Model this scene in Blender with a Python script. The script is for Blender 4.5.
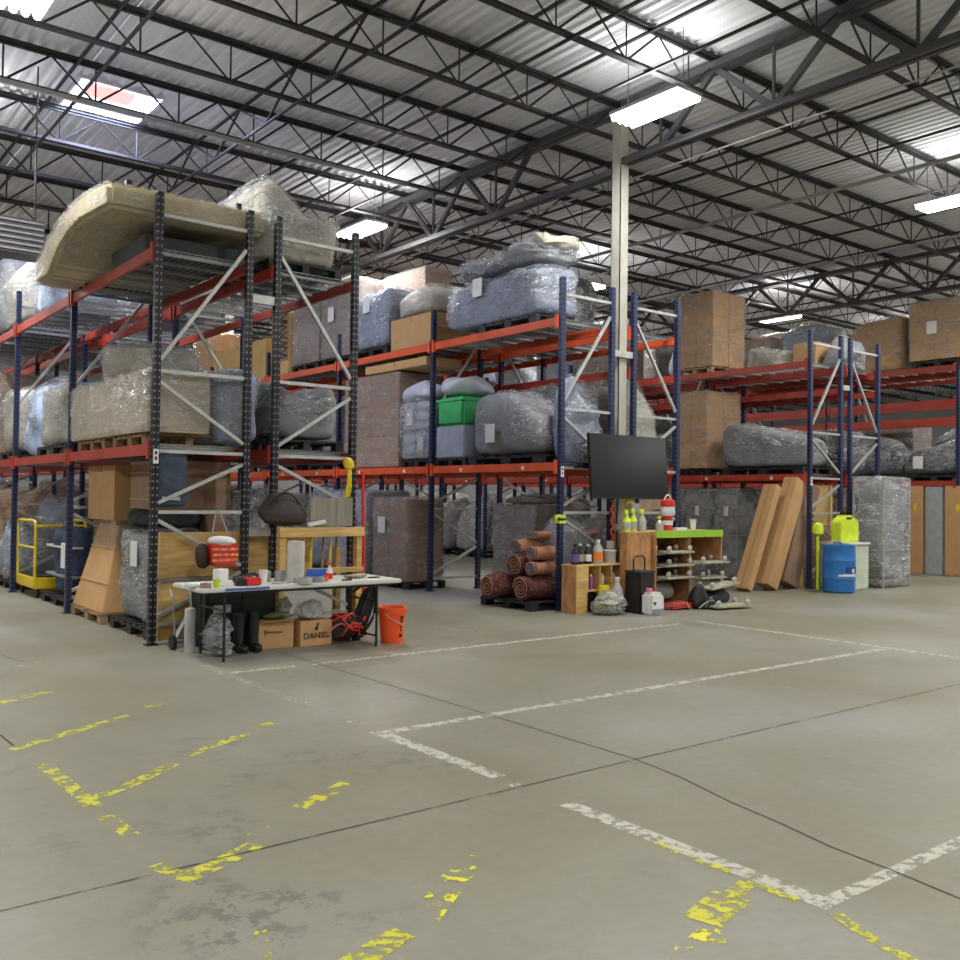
import bpy, bmesh, math, random
from mathutils import Vector, Matrix, noise, Euler
from math import radians as R, sin, cos, pi
S = bpy.context.scene
for o in list(bpy.data.objects): bpy.data.objects.remove(o)
C = S.collection
# ---------------------------------------------------------------- camera
CAMH = 1.65
yaw, pitch, roll = R(51.9), R(1.1), R(0.77)
F = Vector((cos(yaw)*cos(pitch), sin(yaw)*cos(pitch), sin(pitch)))
R0 = Vector((sin(yaw), -cos(yaw), 0)); U0 = R0.cross(F)
RR = R0*cos(roll) + U0*sin(roll); UU = RR.cross(F)
cd = bpy.data.cameras.new('camera'); cam = bpy.data.objects.new('camera', cd); C.objects.link(cam)
cd.sensor_width = 36; cd.lens = 36*942/960; cd.clip_end = 300
m = Matrix((RR, UU, -F)).transposed().to_4x4(); m.translation = (0, 0, CAMH)
cam.matrix_world = m; S.camera = cam
# ---------------------------------------------------------------- world, exposure, lamp settings
w = bpy.data.worlds.new('world'); S.world = w; w.use_nodes = True
w.node_tree.nodes['Background'].inputs[0].default_value = (.75, .85, 1, 1)
w.node_tree.nodes['Background'].inputs[1].default_value = .6
S.view_settings.view_transform = 'Standard'; S.view_settings.look = 'None'
S.view_settings.exposure = 0.0; S.view_settings.gamma = 1
S.view_settings.use_curve_mapping = False
LAMP_W = 205; UP_W = 34
LAMP_COL = (1, .985, .94)
# ---------------------------------------------------------------- helpers
def lin(c):
    return tuple((x/12.92 if x <= .04045 else ((x+.055)/1.055)**2.4) for x in c)
def hx(s):
    return lin(tuple(int(s[i:i+2], 16)/255 for i in (0, 2, 4)))
MC = {}
def mat(name, col, rough=.6, metal=0., var=.12, scale=6, bump=0., bscale=40, coat=0, objvar=0., spec=.5, emit=0, alpha=None, ridged=False, stretch=None, trans=0):
    if name in MC: return MC[name]
    M = bpy.data.materials.new(name); M.use_nodes = True; nt = M.node_tree; N = nt.nodes; L = nt.links
    b = N['Principled BSDF']
    if isinstance(col, str): col = hx(col)
    b.inputs['Roughness'].default_value = rough; b.inputs['Metallic'].default_value = metal
    b.inputs['Coat Weight'].default_value = coat; b.inputs['Specular IOR Level'].default_value = spec
    b.inputs['Transmission Weight'].default_value = trans
    tc = N.new('ShaderNodeTexCoord'); mp = N.new('ShaderNodeMapping'); L.new(tc.outputs['Object'], mp.inputs[0])
    if stretch: mp.inputs['Scale'].default_value = stretch
    nz = N.new('ShaderNodeTexNoise'); nz.inputs['Scale'].default_value = scale; nz.inputs['Detail'].default_value = 5
    L.new(mp.outputs[0], nz.inputs[0])
    mr = N.new('ShaderNodeMapRange'); mr.inputs[1].default_value = .3; mr.inputs[2].default_value = .7
    mr.inputs[3].default_value = 1-var; mr.inputs[4].default_value = 1+var
    L.new(nz.outputs[0], mr.inputs[0])
    val = mr.outputs[0]
    if objvar:
        oi = N.new('ShaderNodeObjectInfo'); m2 = N.new('ShaderNodeMapRange')
        m2.inputs[3].default_value = 1-objvar; m2.inputs[4].default_value = 1+objvar
        L.new(oi.outputs['Random'], m2.inputs[0])
        mm = N.new('ShaderNodeMath'); mm.operation = 'MULTIPLY'; L.new(val, mm.inputs[0]); L.new(m2.outputs[0], mm.inputs[1]); val = mm.outputs[0]
    vm = N.new('ShaderNodeVectorMath'); vm.operation = 'SCALE'; vm.inputs[0].default_value = col
    L.new(val, vm.inputs['Scale']); L.new(vm.outputs[0], b.inputs['Base Color'])
    if emit:
        b.inputs['Emission Color'].default_value = (*col, 1); b.inputs['Emission Strength'].default_value = emit
    if bump:
        n2 = N.new('ShaderNodeTexNoise'); n2.inputs['Scale'].default_value = bscale; n2.inputs['Detail'].default_value = 4
        if ridged: n2.noise_type = 'RIDGED_MULTIFRACTAL'
        L.new(mp.outputs[0], n2.inputs[0])
        bp = N.new('ShaderNodeBump'); bp.inputs['Strength'].default_value = bump; bp.inputs['Distance'].default_value = .02
        L.new(n2.outputs[0], bp.inputs['Height']); L.new(bp.outputs[0], b.inputs['Normal'])
    MC[name] = M; return M
def film(name, dens=.25, tint=(.8, .84, .88), scale=5):
    """clear crinkled stretch film: see-through, glossy, milky creases, whitened further to paint in highlights"""
    if name in MC: return MC[name]
    M = bpy.data.materials.new(name); M.use_nodes = True; nt = M.node_tree; N = nt.nodes; L = nt.links
    b = N['Principled BSDF']; out = N['Material Output']
    b.inputs['Base Color'].default_value = (*tint, 1); b.inputs['Roughness'].default_value = .13
    b.inputs['Specular IOR Level'].default_value = 1.0
    tc = N.new('ShaderNodeTexCoord'); mp = N.new('ShaderNodeMapping'); L.new(tc.outputs['Object'], mp.inputs[0])
    mp.inputs['Rotation'].default_value = (.5, .4, .3); mp.inputs['Scale'].default_value = (1, 1, 1.9)
    dz = N.new('ShaderNodeTexNoise'); dz.inputs['Scale'].default_value = 3; dz.inputs['Detail'].default_value = 3; L.new(mp.outputs[0], dz.inputs[0])
    va = N.new('ShaderNodeVectorMath'); va.operation = 'MULTIPLY_ADD'; L.new(dz.outputs['Color'], va.inputs[0]); va.inputs[1].default_value = (.5, .5, .5); L.new(mp.outputs[0], va.inputs[2])
    def mth(op, x, y):
        n = N.new('ShaderNodeMath'); n.operation = op
        for i, q in enumerate((x, y)):
            if isinstance(q, (int, float)): n.inputs[i].default_value = q
            else: L.new(q, n.inputs[i])
        return n.outputs[0]
    def fold(rot, st, sc, wd):
        q = N.new('ShaderNodeMapping'); L.new(va.outputs[0], q.inputs[0]); q.inputs['Rotation'].default_value = rot; q.inputs['Scale'].default_value = st
        n = N.new('ShaderNodeTexNoise'); n.inputs['Scale'].default_value = sc; n.inputs['Detail'].default_value = 3; n.inputs['Distortion'].default_value = .4; L.new(q.outputs[0], n.inputs[0])
        m_ = N.new('ShaderNodeMapRange'); m_.inputs[1].default_value = wd; m_.inputs[2].default_value = 0
        L.new(mth('ABSOLUTE', mth('SUBTRACT', n.outputs[0], .5), 0), m_.inputs[0]); return m_.outputs[0], n.outputs[0]
    c1, n1_ = fold((.3, .5, .2), (1, 1, 3.2), scale*1.0, .020); c2, n2_ = fold((.9, .2, .8), (2.6, 1, 1), scale*1.7, .024); c3, n3_ = fold((0, .15, 0), (.6, .6, 5), scale*.9, .018)
    n2 = N.new('ShaderNodeTexNoise'); n2.inputs['Scale'].default_value = scale*.55; n2.inputs['Detail'].default_value = 5; L.new(mp.outputs[0], n2.inputs[0])
    pat = N.new('ShaderNodeMapRange'); pat.inputs[1].default_value = .44; pat.inputs[2].default_value = .62; L.new(n2.outputs[0], pat.inputs[0])
    cr = mth('MAXIMUM', mth('MAXIMUM', mth('MULTIPLY', c1, 1.0), mth('MULTIPLY', c3, .9)), mth('MULTIPLY', c2, .8))
    cr = mth('MULTIPLY', cr, mth('ADD', .45, mth('MULTIPLY', pat.outputs[0], .55)))
    h = mth('ADD', mth('ADD', mth('MULTIPLY', n1_, 5.0), mth('MULTIPLY', n2_, 3.5)), mth('MULTIPLY', n3_, 4))
    bp = N.new('ShaderNodeBump'); bp.inputs['Strength'].default_value = 1.0; bp.inputs['Distance'].default_value = .05
    L.new(h, bp.inputs['Height']); L.new(bp.outputs[0], b.inputs['Normal'])
    d = mth('ADD', dens*.45, mth('MULTIPLY', cr, min(.92, dens*4)))  # crease whiteness also paints in highlights along the folds
    d = mth('MINIMUM', mth('ADD', d, mth('MULTIPLY', pat.outputs[0], dens*.35)), .96)
    tr = N.new('ShaderNodeBsdfTransparent'); mx = N.new('ShaderNodeMixShader')
    L.new(d, mx.inputs[0]); L.new(tr.outputs[0], mx.inputs[1]); L.new(b.outputs[0], mx.inputs[2])
    L.new(mx.outputs[0], out.inputs[0]); MC[name] = M; return M
def worn(name, col, lo=.42, hi=.55, scale=9):
    """paint worn off the slab in patches"""
    if name in MC: return MC[name]
    M = bpy.data.materials.new(name); M.use_nodes = True; nt = M.node_tree; N = nt.nodes; L = nt.links
    b = N['Principled BSDF']; out = N['Material Output']
    b.inputs['Base Color'].default_value = (*hx(col), 1); b.inputs['Roughness'].default_value = .55
    tc = N.new('ShaderNodeTexCoord')
    n2 = N.new('ShaderNodeTexNoise'); n2.inputs['Scale'].default_value = scale; n2.inputs['Detail'].default_value = 8
    n2.inputs['Roughness'].default_value = .7
    L.new(tc.outputs['Object'], n2.inputs[0])
    mr = N.new('ShaderNodeMapRange'); mr.inputs[1].default_value = lo; mr.inputs[2].default_value = hi
    L.new(n2.outputs[0], mr.inputs[0])
    tr = N.new('ShaderNodeBsdfTransparent'); mx = N.new('ShaderNodeMixShader')
    L.new(mr.outputs[0], mx.inputs[0]); L.new(tr.outputs[0], mx.inputs[1]); L.new(b.outputs[0], mx.inputs[2])
    L.new(mx.outputs[0], out.inputs[0]); MC[name] = M; return M
def link(name, me, m_, parent=None, loc=(0, 0, 0), rot=(0, 0, 0)):
    o = bpy.data.objects.new(name, me); C.objects.link(o)
    if m_ is not None and not me.materials: me.materials.append(m_)
    if parent is not None: o.parent = parent
    o.location = loc; o.rotation_euler = rot
    return o
def tag(o, label, cat, group=None):
    o['label'] = label; o['category'] = cat
    if group: o['group'] = group
    return o
def thing(name, label, cat, loc=(0, 0, 0), rz=0, group=None):
    o = bpy.data.objects.new(name, None); C.objects.link(o); o.empty_display_size = .2
    o.location = loc; o.rotation_euler = (0, 0, rz)
    return tag(o, label, cat, group)
def struct(o): o['kind'] = 'structure'; return o
def dup(o, parent=None):
    c = o.copy(); C.objects.link(c)
    if parent is not None: c.parent = parent
    for ch in list(o.children): dup(ch, c)
    return c
class MB:
    def __init__(s): s.v = []; s.f = []; s.sm = False
    def add(s, vs, fs):
        n = len(s.v); s.v += [tuple(v) for v in vs]; s.f += [[i+n for i in f] for f in fs]; return s
    def box(s, x0, x1, y0, y1, z0, z1):
        return s.add([(x, y, z) for z in (z0, z1) for y in (y0, y1) for x in (x0, x1)],
                     [(0, 2, 3, 1), (4, 5, 7, 6), (0, 1, 5, 4), (2, 6, 7, 3), (0, 4, 6, 2), (1, 3, 7, 5)])
    def bar(s, a, b, w, h, up=(0, 0, 1)):
        a = Vector(a); b = Vector(b); d = (b-a).normalized(); up = Vector(up)
        if abs(d.dot(up)) > .98: up = Vector((1, 0, 0))
        x = d.cross(up).normalized()*w/2; y = x.cross(d).normalized()*h/2
        vs = [p+sx*x+sy*y for p in (a, b) for sy in (-1, 1) for sx in (-1, 1)]
        return s.add(vs, [(0, 1, 3, 2), (4, 6, 7, 5), (0, 4, 5, 1), (2, 3, 7, 6), (0, 2, 6, 4), (1, 5, 7, 3)])
    def cyl(s, a, b, r0, r1=None, n=16, cap=True):
        r1 = r0 if r1 is None else r1
        a = Vector(a); b = Vector(b); d = (b-a).normalized()
        up = Vector((0, 0, 1)) if abs(d.z) < .9 else Vector((1, 0, 0))
        x = d.cross(up).normalized(); y = d.cross(x).normalized()
        vs = [p+r*(x*cos(2*pi*i/n)+y*sin(2*pi*i/n)) for p, r in ((a, r0), (b, r1)) for i in range(n)]
        fs = [(i, (i+1) % n, n+(i+1) % n, n+i) for i in range(n)]
        if cap: fs += [tuple(range(n))[::-1], tuple(range(n, 2*n))]
        return s.add(vs, fs)
    def lathe(s, prof, c=(0, 0, 0), n=24, cap=True):
        vs = [(c[0]+r*cos(2*pi*i/n), c[1]+r*sin(2*pi*i/n), c[2]+z) for r, z in prof for i in range(n)]
        k = len(prof)
        fs = [(j*n+i, j*n+(i+1) % n, (j+1)*n+(i+1) % n, (j+1)*n+i) for j in range(k-1) for i in range(n)]
        if cap: fs += [tuple(range(n))[::-1], tuple(range((k-1)*n, k*n))]
        return s.add(vs, fs)
    def prism(s, poly, axis, a, b):
        def P(u, v, t): return {'x': (t, u, v), 'y': (u, t, v), 'z': (u, v, t)}[axis]
        n = len(poly)
        vs = [P(u, v, t) for t in (a, b) for u, v in poly]
        return s.add(vs, [tuple(range(n)), tuple(range(n, 2*n))[::-1]]+[(i, n+i, n+(i+1) % n, (i+1) % n) for i in range(n)])
    def tube(s, pts, r, n=8):
        pts = [Vector(p) for p in pts]; rings = []
        for i, p in enumerate(pts):
            d = (pts[min(i+1, len(pts)-1)]-pts[max(i-1, 0)]).normalized()
            up = Vector((0, 0, 1)) if abs(d.z) < .95 else Vector((1, 0, 0))
            x = d.cross(up).normalized(); y = d.cross(x).normalized()
            rings.append([p+r*(x*cos(2*pi*k/n)+y*sin(2*pi*k/n)) for k in range(n)])
        vs = [v for g in rings for v in g]; k = len(pts)
        fs = [(j*n+i, j*n+(i+1) % n, (j+1)*n+(i+1) % n, (j+1)*n+i) for j in range(k-1) for i in range(n)]
        fs += [tuple(range(n))[::-1], tuple(range((k-1)*n, k*n))]
        return s.add(vs, fs)
    def mesh(s, name='mesh', bevel=0, smooth=False):
        me = bpy.data.meshes.new(name); me.from_pydata(s.v, [], s.f)
        bm = bmesh.new(); bm.from_mesh(me); bmesh.ops.recalc_face_normals(bm, faces=bm.faces)
        if bevel: bmesh.ops.bevel(bm, geom=list(bm.edges), offset=bevel, segments=2, affect='EDGES', clamp_overlap=True)
        bm.to_mesh(me); bm.free()
        if smooth:
            me.polygons.foreach_set('use_smooth', [True]*len(me.polygons))
            try: me.set_sharp_from_angle(angle=R(38))
            except Exception: pass
        return me
    def obj(s, name, m_, parent=None, loc=(0, 0, 0), rot=(0, 0, 0), bevel=0, smooth=False):
        return link(name, s.mesh(name, bevel, smooth), m_, parent, loc, rot)
def bez(a, b, c, n=10):
    a, b, c = Vector(a), Vector(b), Vector(c)
    return [a*(1-t)**2+b*2*t*(1-t)+c*t*t for t in [i/n for i in range(n+1)]]
def lump_mesh(name, W, D, H, cuts=16, rnd=4.0, amp=.03, seed=0, prof=None, infl=0, crinkle=0, nsc=2.2):
    """soft rounded block W x D x H standing on z=0, top shaped by prof(u,v)"""
    bm = bmesh.new(); bmesh.ops.create_cube(bm, size=2)
    bmesh.ops.subdivide_edges(bm, edges=bm.edges, cuts=cuts, use_grid_fill=True)
    sd = Vector((seed*7.13, seed*3.7, seed*1.9))
    for v in bm.verts:
        p = v.co.copy(); q = (abs(p.x)**rnd+abs(p.y)**rnd+abs(p.z)**rnd)**(1/rnd)
        mxx = max(abs(p.x), abs(p.y), abs(p.z)); p = p*(mxx/q)*(1.0+0*q)
        p *= 1.0
        u, vv = p.x, p.y
        h = prof(u, vv) if prof else 1
        x = p.x*(W/2+infl); y = p.y*(D/2+infl); z = (p.z+1)/2*(H*h+infl)
        P = Vector((x, y, z))
        n1 = noise.noise_vector(P*nsc+sd)*amp*2
        if crinkle:
            dn = Vector((p.x**5, p.y**5, p.z**5)).normalized()
            t = noise.noise(Vector((P.x*4, P.y*4, P.z*9))+sd*2); t2 = noise.noise(P*14+sd)
            n1 += dn*crinkle*((1-abs(t)*4)+.7*(1-abs(t2)*4))
        P += n1*(0.25 if z < .04 else 1)
        if P.z < .0: P.z = 0
        v.co = P
    me = bpy.data.meshes.new(name); bm.to_mesh(me); bm.free()
    me.polygons.foreach_set('use_smooth', [True]*len(me.polygons)); return me
def text_mesh(body, size, ext=.001):
    cu = bpy.data.curves.new('lettering', 'FONT'); cu.body = body; cu.size = size; cu.extrude = ext; cu.align_x = 'CENTER'; cu.align_y = 'CENTER'
    o = bpy.data.objects.new('lettering', cu); C.objects.link(o)
    dg = bpy.context.evaluated_depsgraph_get(); me = bpy.data.meshes.new_from_object(o.evaluated_get(dg))
    bpy.data.objects.remove(o); return me
# ---------------------------------------------------------------- materials
m_joist = mat('painted roof steel', (.035, .033, .035), .5, .3, .2)
m_navy = mat('navy rack paint', (.014, .026, .10), .38, .1, .15, objvar=.15)
m_black_post = mat('black rack paint', (.012, .014, .024), .38, .1, .15)
m_beam = mat('orange rack beam paint', (.74, .105, .032), .4, 0, .12, 3, objvar=.12)
m_beam_dk = mat('dull red rack beam paint', (.40, .05, .03), .45, 0, .15, 3, objvar=.15)
m_galv = mat('galvanised brace', (.48, .49, .47), .42, .55, .15)
m_wire = mat('wire deck zinc', (.38, .39, .40), .45, .6, .1)
m_wood = mat('pallet wood', (.34, .22, .12), .8, 0, .25, 12, objvar=.15)
m_blackpl = mat('black pallet plastic', (.018, .019, .022), .55, 0, .2)
m_ply = mat('yellow plywood', (.62, .40, .14), .6, 0, .28, 2.5, stretch=(1, 1, 7))
m_osb = mat('plywood orange', (.50, .25, .10), .65, 0, .35, 6, stretch=(2, 2, 1))
m_card = mat('cardboard', (.56, .33, .145), .75, 0, .07, 4, objvar=.12)
m_cardy = mat('yellow cardboard', (.66, .44, .18), .75, 0, .07, 4, objvar=.06)
m_cardd = mat('brown cardboard', (.34, .215, .145), .75, 0, .08, 4, objvar=.15)
m_cardg = mat('grey brown cardboard', (.30, .24, .21), .75, 0, .08, 4, objvar=.12)
m_tape = mat('packing tape', (.40, .25, .12), .25, 0, .05)
m_ink = mat('black ink', (.02, .018, .016), .6, 0, 0)
m_white = mat('white paper', (.78, .78, .78), .7, 0, .04)
m_whitepl = mat('white plastic', (.72, .72, .68), .35, 0, .05)
m_blk = mat('black plastic', (.012, .012, .013), .45, 0, .2)
m_dk = mat('dark charcoal fabric', (.03, .034, .04), .85, 0, .3, 10, bump=.3)
m_grey = mat('mid grey paint', (.30, .31, .32), .5, .2, .1)
m_grey_f = mat('grey upholstery', (.26, .27, .29), .85, 0, .2, 4, bump=.3)
m_blue_f = mat('blue grey upholstery', (.27, .31, .42), .8, 0, .2, 4, bump=.3)
m_tan_f = mat('tan upholstery', (.56, .47, .29), .8, 0, .15, 3, bump=.3)
m_dark_f = mat('dark grey upholstery', (.085, .09, .10), .8, 0, .3, 4, bump=.3)
m_cream_f = mat('cream upholstery', (.50, .48, .41), .8, 0, .15, 4, bump=.3)
m_navy_f = mat('navy moving blanket', (.035, .055, .11), .85, 0, .25, 6, bump=.5)
m_yel = mat('yellow paint', (.80, .58, .02), .4, 0, .08)
m_red = mat('red plastic', (.65, .035, .025), .4, 0, .1)
m_orange = mat('orange bucket plastic', (.95, .11, .02), .35, 0, .04)
m_lime = mat('lime green paint', (.33, .60, .04), .45, 0, .1)
m_limep = mat('lime liquid', (.65, .80, .05), .3, 0, .1)
m_blue = mat('blue drum plastic', (.025, .17, .50), .35, 0, .05)
m_film = film('clear stretch film', .25, (.92, .93, .94))
m_filmh = film('heavy stretch film', .38, (.95, .97, 1.0), 3.6)
m_filmb = film('bluish stretch film', .38, (.86, .90, 1.0), 3.2)
# ---------------------------------------------------------------- FLOOR
XA, XB, YA, YB = -16, 54, -16, 44
def floor_mat():
    M = bpy.data.materials.new('sealed concrete'); M.use_nodes = True; nt = M.node_tree; N = nt.nodes; L = nt.links
    b = N['Principled BSDF']; tc = N.new('ShaderNodeTexCoord')
    def nz(sc, det, rough=.5, loc=None):
        n = N.new('ShaderNodeTexNoise'); n.inputs['Scale'].default_value = sc; n.inputs['Detail'].default_value = det; n.inputs['Roughness'].default_value = rough
        L.new(tc.outputs['Object'], n.inputs[0]); return n.outputs[0]
    def ramp(src, pts):
        r = N.new('ShaderNodeValToRGB'); e = r.color_ramp.elements
        e[0].position, e[0].color = pts[0][0], (*pts[0][1], 1); e[1].position, e[1].color = pts[-1][0], (*pts[-1][1], 1)
        for p, c in pts[1:-1]: q = e.new(p); q.color = (*c, 1)
        L.new(src, r.inputs[0]); return r.outputs[0]
    def mix(fac, a, c, blend='MIX'):
        x = N.new('ShaderNodeMix'); x.data_type = 'RGBA'; x.blend_type = blend
        if isinstance(fac, float): x.inputs[0].default_value = fac
        else: L.new(fac, x.inputs[0])
        for s_, i in ((a, 6), (c, 7)):
            if isinstance(s_, tuple): x.inputs[i].default_value = (*s_, 1)
            else: L.new(s_, x.inputs[i])
        return x.outputs[2]
    base = ramp(nz(.35, 4), [(.33, hx('7b7762')), (.5, hx('858272')), (.66, hx('908f87'))])
    fine = ramp(nz(14, 6, .7), [(.25, (.86, .86, .86)), (.75, (1.08, 1.08, 1.08))])
    c1 = mix(1.0, base, fine, 'MULTIPLY')
    # worn dark scuffs, only in the travelled area towards the near side
    sep = N.new('ShaderNodeSeparateXYZ'); L.new(tc.outputs['Object'], sep.inputs[0])
    mp = N.new('ShaderNodeMapRange'); mp.inputs[1].default_value = 8.5; mp.inputs[2].default_value = 4.5
    L.new(sep.outputs[1], mp.inputs[0])
    mx_ = N.new('ShaderNodeMapRange'); mx_.inputs[1].default_value = 4.0; mx_.inputs[2].default_value = 3.3
    L.new(sep.outputs[0], mx_.inputs[0])
    big = ramp(nz(.9, 3), [(.50, (0, 0, 0)), (.62, (1, 1, 1))]); sm = ramp(nz(7, 9, .8), [(.505, (0, 0, 0)), (.54, (1, 1, 1))])
    a = N.new('ShaderNodeMath'); a.operation = 'MULTIPLY'; L.new(big, a.inputs[0]); L.new(sm, a.inputs[1])
    a2 = N.new('ShaderNodeMath'); a2.operation = 'MULTIPLY'; L.new(a.outputs[0], a2.inputs[0]); L.new(mp.outputs[0], a2.inputs[1])
    a3 = N.new('ShaderNodeMath'); a3.operation = 'MULTIPLY'; L.new(a2.outputs[0], a3.inputs[0]); L.new(mx_.outputs[0], a3.inputs[1])
    a4 = N.new('ShaderNodeMath'); a4.operation = 'MULTIPLY'; L.new(a3.outputs[0], a4.inputs[0]); a4.inputs[1].default_value = .65
    c2 = mix(a4.outputs[0], c1, hx('555552'))
    L.new(c2, b.inputs['Base Color'])
    r = ramp(nz(.6, 5), [(.3, (.42,)*3), (.7, (.6,)*3)]); L.new(r, b.inputs['Roughness'])
    b.inputs['Specular IOR Level'].default_value = .45
    bp = N.new('ShaderNodeBump'); bp.inputs['Strength'].default_value = .15; bp.inputs['Distance'].default_value = .01
    L.new(nz(3, 6), bp.inputs['Height']); L.new(bp.outputs[0], b.inputs['Normal'])
    return M
fl = MB().box(XA, XB, YA, YB, -.2, 0).obj('floor', floor_mat()); struct(fl)
m_wl = worn('worn white line paint', 'b6b4a6', .36, .52, 14); m_wl2 = worn('very worn white line paint', 'b3b0a2', .48, .60, 16)
m_yl = worn('worn yellow line paint', 'c2bf36', .455, .53, 11); m_yl2 = worn('specks of yellow paint', 'd6d22a', .52, .56, 7)
ZS = [.0008]
def strip(pts, wd, m_, name, z=.0015):
    ZS[0] += .00004; z = ZS[0]
    mb = MB(); ps = [Vector((p[0], p[1], 0)) for p in pts]
    for a, b in zip(ps, ps[1:]):
        d = (b-a).normalized(); n = Vector((-d.y, d.x, 0))*wd/2; a_ = a; b_ = b
        mb.add([(a_-n)+Vector((0, 0, z)), (b_-n)+Vector((0, 0, z)), (b_+n)+Vector((0, 0, z)), (a_+n)+Vector((0, 0, z))], [(0, 1, 2, 3)])
    return mb.obj(name, m_, fl)
for pts in ([(3.6, 8.3), (4.26, 8.3)], [(4.42, 8.28), (9.95, 8.31)]): strip(pts, .09, m_wl, 'painted_line')
for pts in ([(3.55, 8.9), (3.55, 6.7)], [(3.55, 6.1), (3.55, 5.9)], [(3.56, 4.26), (3.56, 4.05)]): strip(pts, .10, m_wl2, 'painted_line')
for pts in ([(3.55, 5.68), (3.57, 4.33)], [(3.56, 3.74), (3.55, 2.15)]): strip(pts, .11, m_wl, 'painted_line')
strip([(3.6, 5.61), (10.3, 5.6)], .09, m_wl, 'painted_line'); strip([(3.5, 2.19), (7.5, 2.19)], .075, m_wl, 'painted_line')
strip([(10.36, 8.35), (10.36, -6)], .09, m_wl, 'painted_line', .0025)
strip([(7.6, 11.56), (9.0, 11.45)], .07, m_wl2, 'painted_line'); strip([(7.05, 10.0), (7.15, 9.18)], .07, m_wl2, 'painted_line')
strip([(.6, 9.0), (2.1, 10.0)], .08, m_wl2, 'painted_line'); strip([(1.3, 9.3), (2.4, 9.9)], .06, m_wl2, 'painted_line')
for pts, wd, mm in [([(1.35, 7.95), (2.05, 8.36)], .1, m_yl), ([(1.4, 6.6), (2.02, 6.97), (2.32, 7.13)], .09, m_yl), ([(2.5, 7.35), (2.65, 7.38)], .07, m_yl),
        ([(1.48, 6.15), (1.5, 5.15)], .09, m_yl), ([(1.5, 4.98), (1.52, 4.62)], .08, m_yl), ([(1.49, 5.28), (1.76, 5.42), (2.12, 5.7)], .09, m_yl),
        ([(2.25, 5.83), (2.78, 6.13)], .08, m_yl), ([(2.9, 6.25), (3.1, 6.33)], .07, m_yl), ([(2.36, 4.52), (2.57, 4.63), (2.78, 4.75)], .1, m_yl),
        ([(1.49, 4.2), (1.53, 3.98)], .08, m_yl), ([(1.51, 3.97), (1.7, 4.04), (1.95, 4.16)], .11, m_yl), ([(1.98, 4.28), (2.1, 4.36)], .06, m_yl2),
        ([(2.1, 3.02), (2.7, 3.45)], .13, m_yl2), ([(1.72, 2.9), (2.02, 3.0)], .12, m_yl), ([(3.5, 3.08), (3.5, 2.62)], .05, m_yl),
        ([(3.48, 2.48), (3.48, 2.27)], .05, m_yl), ([(3.5, 2.12), (3.42, 1.94), (3.36, 1.72)], .06, m_yl),
        ([(3.0, 2.38), (3.3, 2.46)], .17, m_yl), ([(3.28, 2.46), (3.55, 2.52)], .08, m_yl), ([(2.7, 2.22), (3.0, 2.3)], .13, m_yl2), ([(1.47, 3.1), (1.56, 3.34)], .1, m_yl2)]:
    strip(pts, wd, mm, 'painted_line', .0035)
m_jt = mat('joint sealant', (.035, .03, .025), .8, 0, .3); m_jw = worn('broken joint edge', '3a3630', .40, .52, 7)
for pts in ([(4.5, 44), (4.5, 7.8), (4.52, 5.73), (4.52, 4.13), (4.45, 3.7), (4.31, 3.23), (4.24, 2.87), (4.15, 2.53), (4.11, 2.19), (4.02, 1.7), (3.9, -4)],
            [(-16, 11.5), (2.2, 11.5)]):
    strip(pts, .009, m_jt, 'floor_joint', .0045)
strip([(-16, 4.05), (.84, 4.09), (4.52, 4.12), (8.9, 4.1), (54, 4.1)], .012, m_jw, 'floor_joint')
strip([(2.1, 10.5), (2.2, 9.9)], .01, m_jt, 'floor_joint', .0045); strip([(1.42, 7.05), (1.43, 6.7)], .012, m_jt, 'floor_joint', .0045)
# ---------------------------------------------------------------- WALLS, CEILING
m_wall = mat('block wall paint', (.50, .51, .54), .8, 0, .08, .6)
ZD = 8.10
struct(MB().box(XA-.3, XA, YA, YB, 0, ZD).obj('wall_left', m_wall)); struct(MB().box(XB, XB+.3, YA, YB, 0, ZD).obj('wall_right', m_wall))
struct(MB().box(XA, XB, YB, YB+.3, 0, ZD).obj('wall_back', m_wall)); struct(MB().box(XA, XB, YA-.3, YA, 0, ZD).obj('wall_front', m_wall))
m_deck = mat('galvanised roof deck', (.74, .75, .79), .75, 0, .12, .5)
mb = MB(); p = .18; amp = .042; n = int((XB-XA)/p)
SKY = (4.0, 5.25, 15.2, 16.45)
def deck(mb, x0, x1, y0, y1):
    xs = []; k = int((x1-x0)/p+.5)
    for i in range(k):
        x = x0+i*p
        xs += [(x, 0), (x+p*.38, 0), (x+p*.5, amp), (x+p*.88, amp)]
    xs.append((x0+k*p, 0))
    vs = [(x, y, ZD+z) for y in (y0, y1) for x, z in xs]; q = len(xs)
    mb.add(vs, [(i, i+1, q+i+1, q+i) for i in range(q-1)])
deck(mb, XA, SKY[0], YA, YB); deck(mb, SKY[1], XB, YA, YB); deck(mb, SKY[0], SKY[1], YA, SKY[2]); deck(mb, SKY[0], SKY[1], SKY[3], YB)
ce = mb.obj('ceiling', m_deck); struct(ce)
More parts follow.
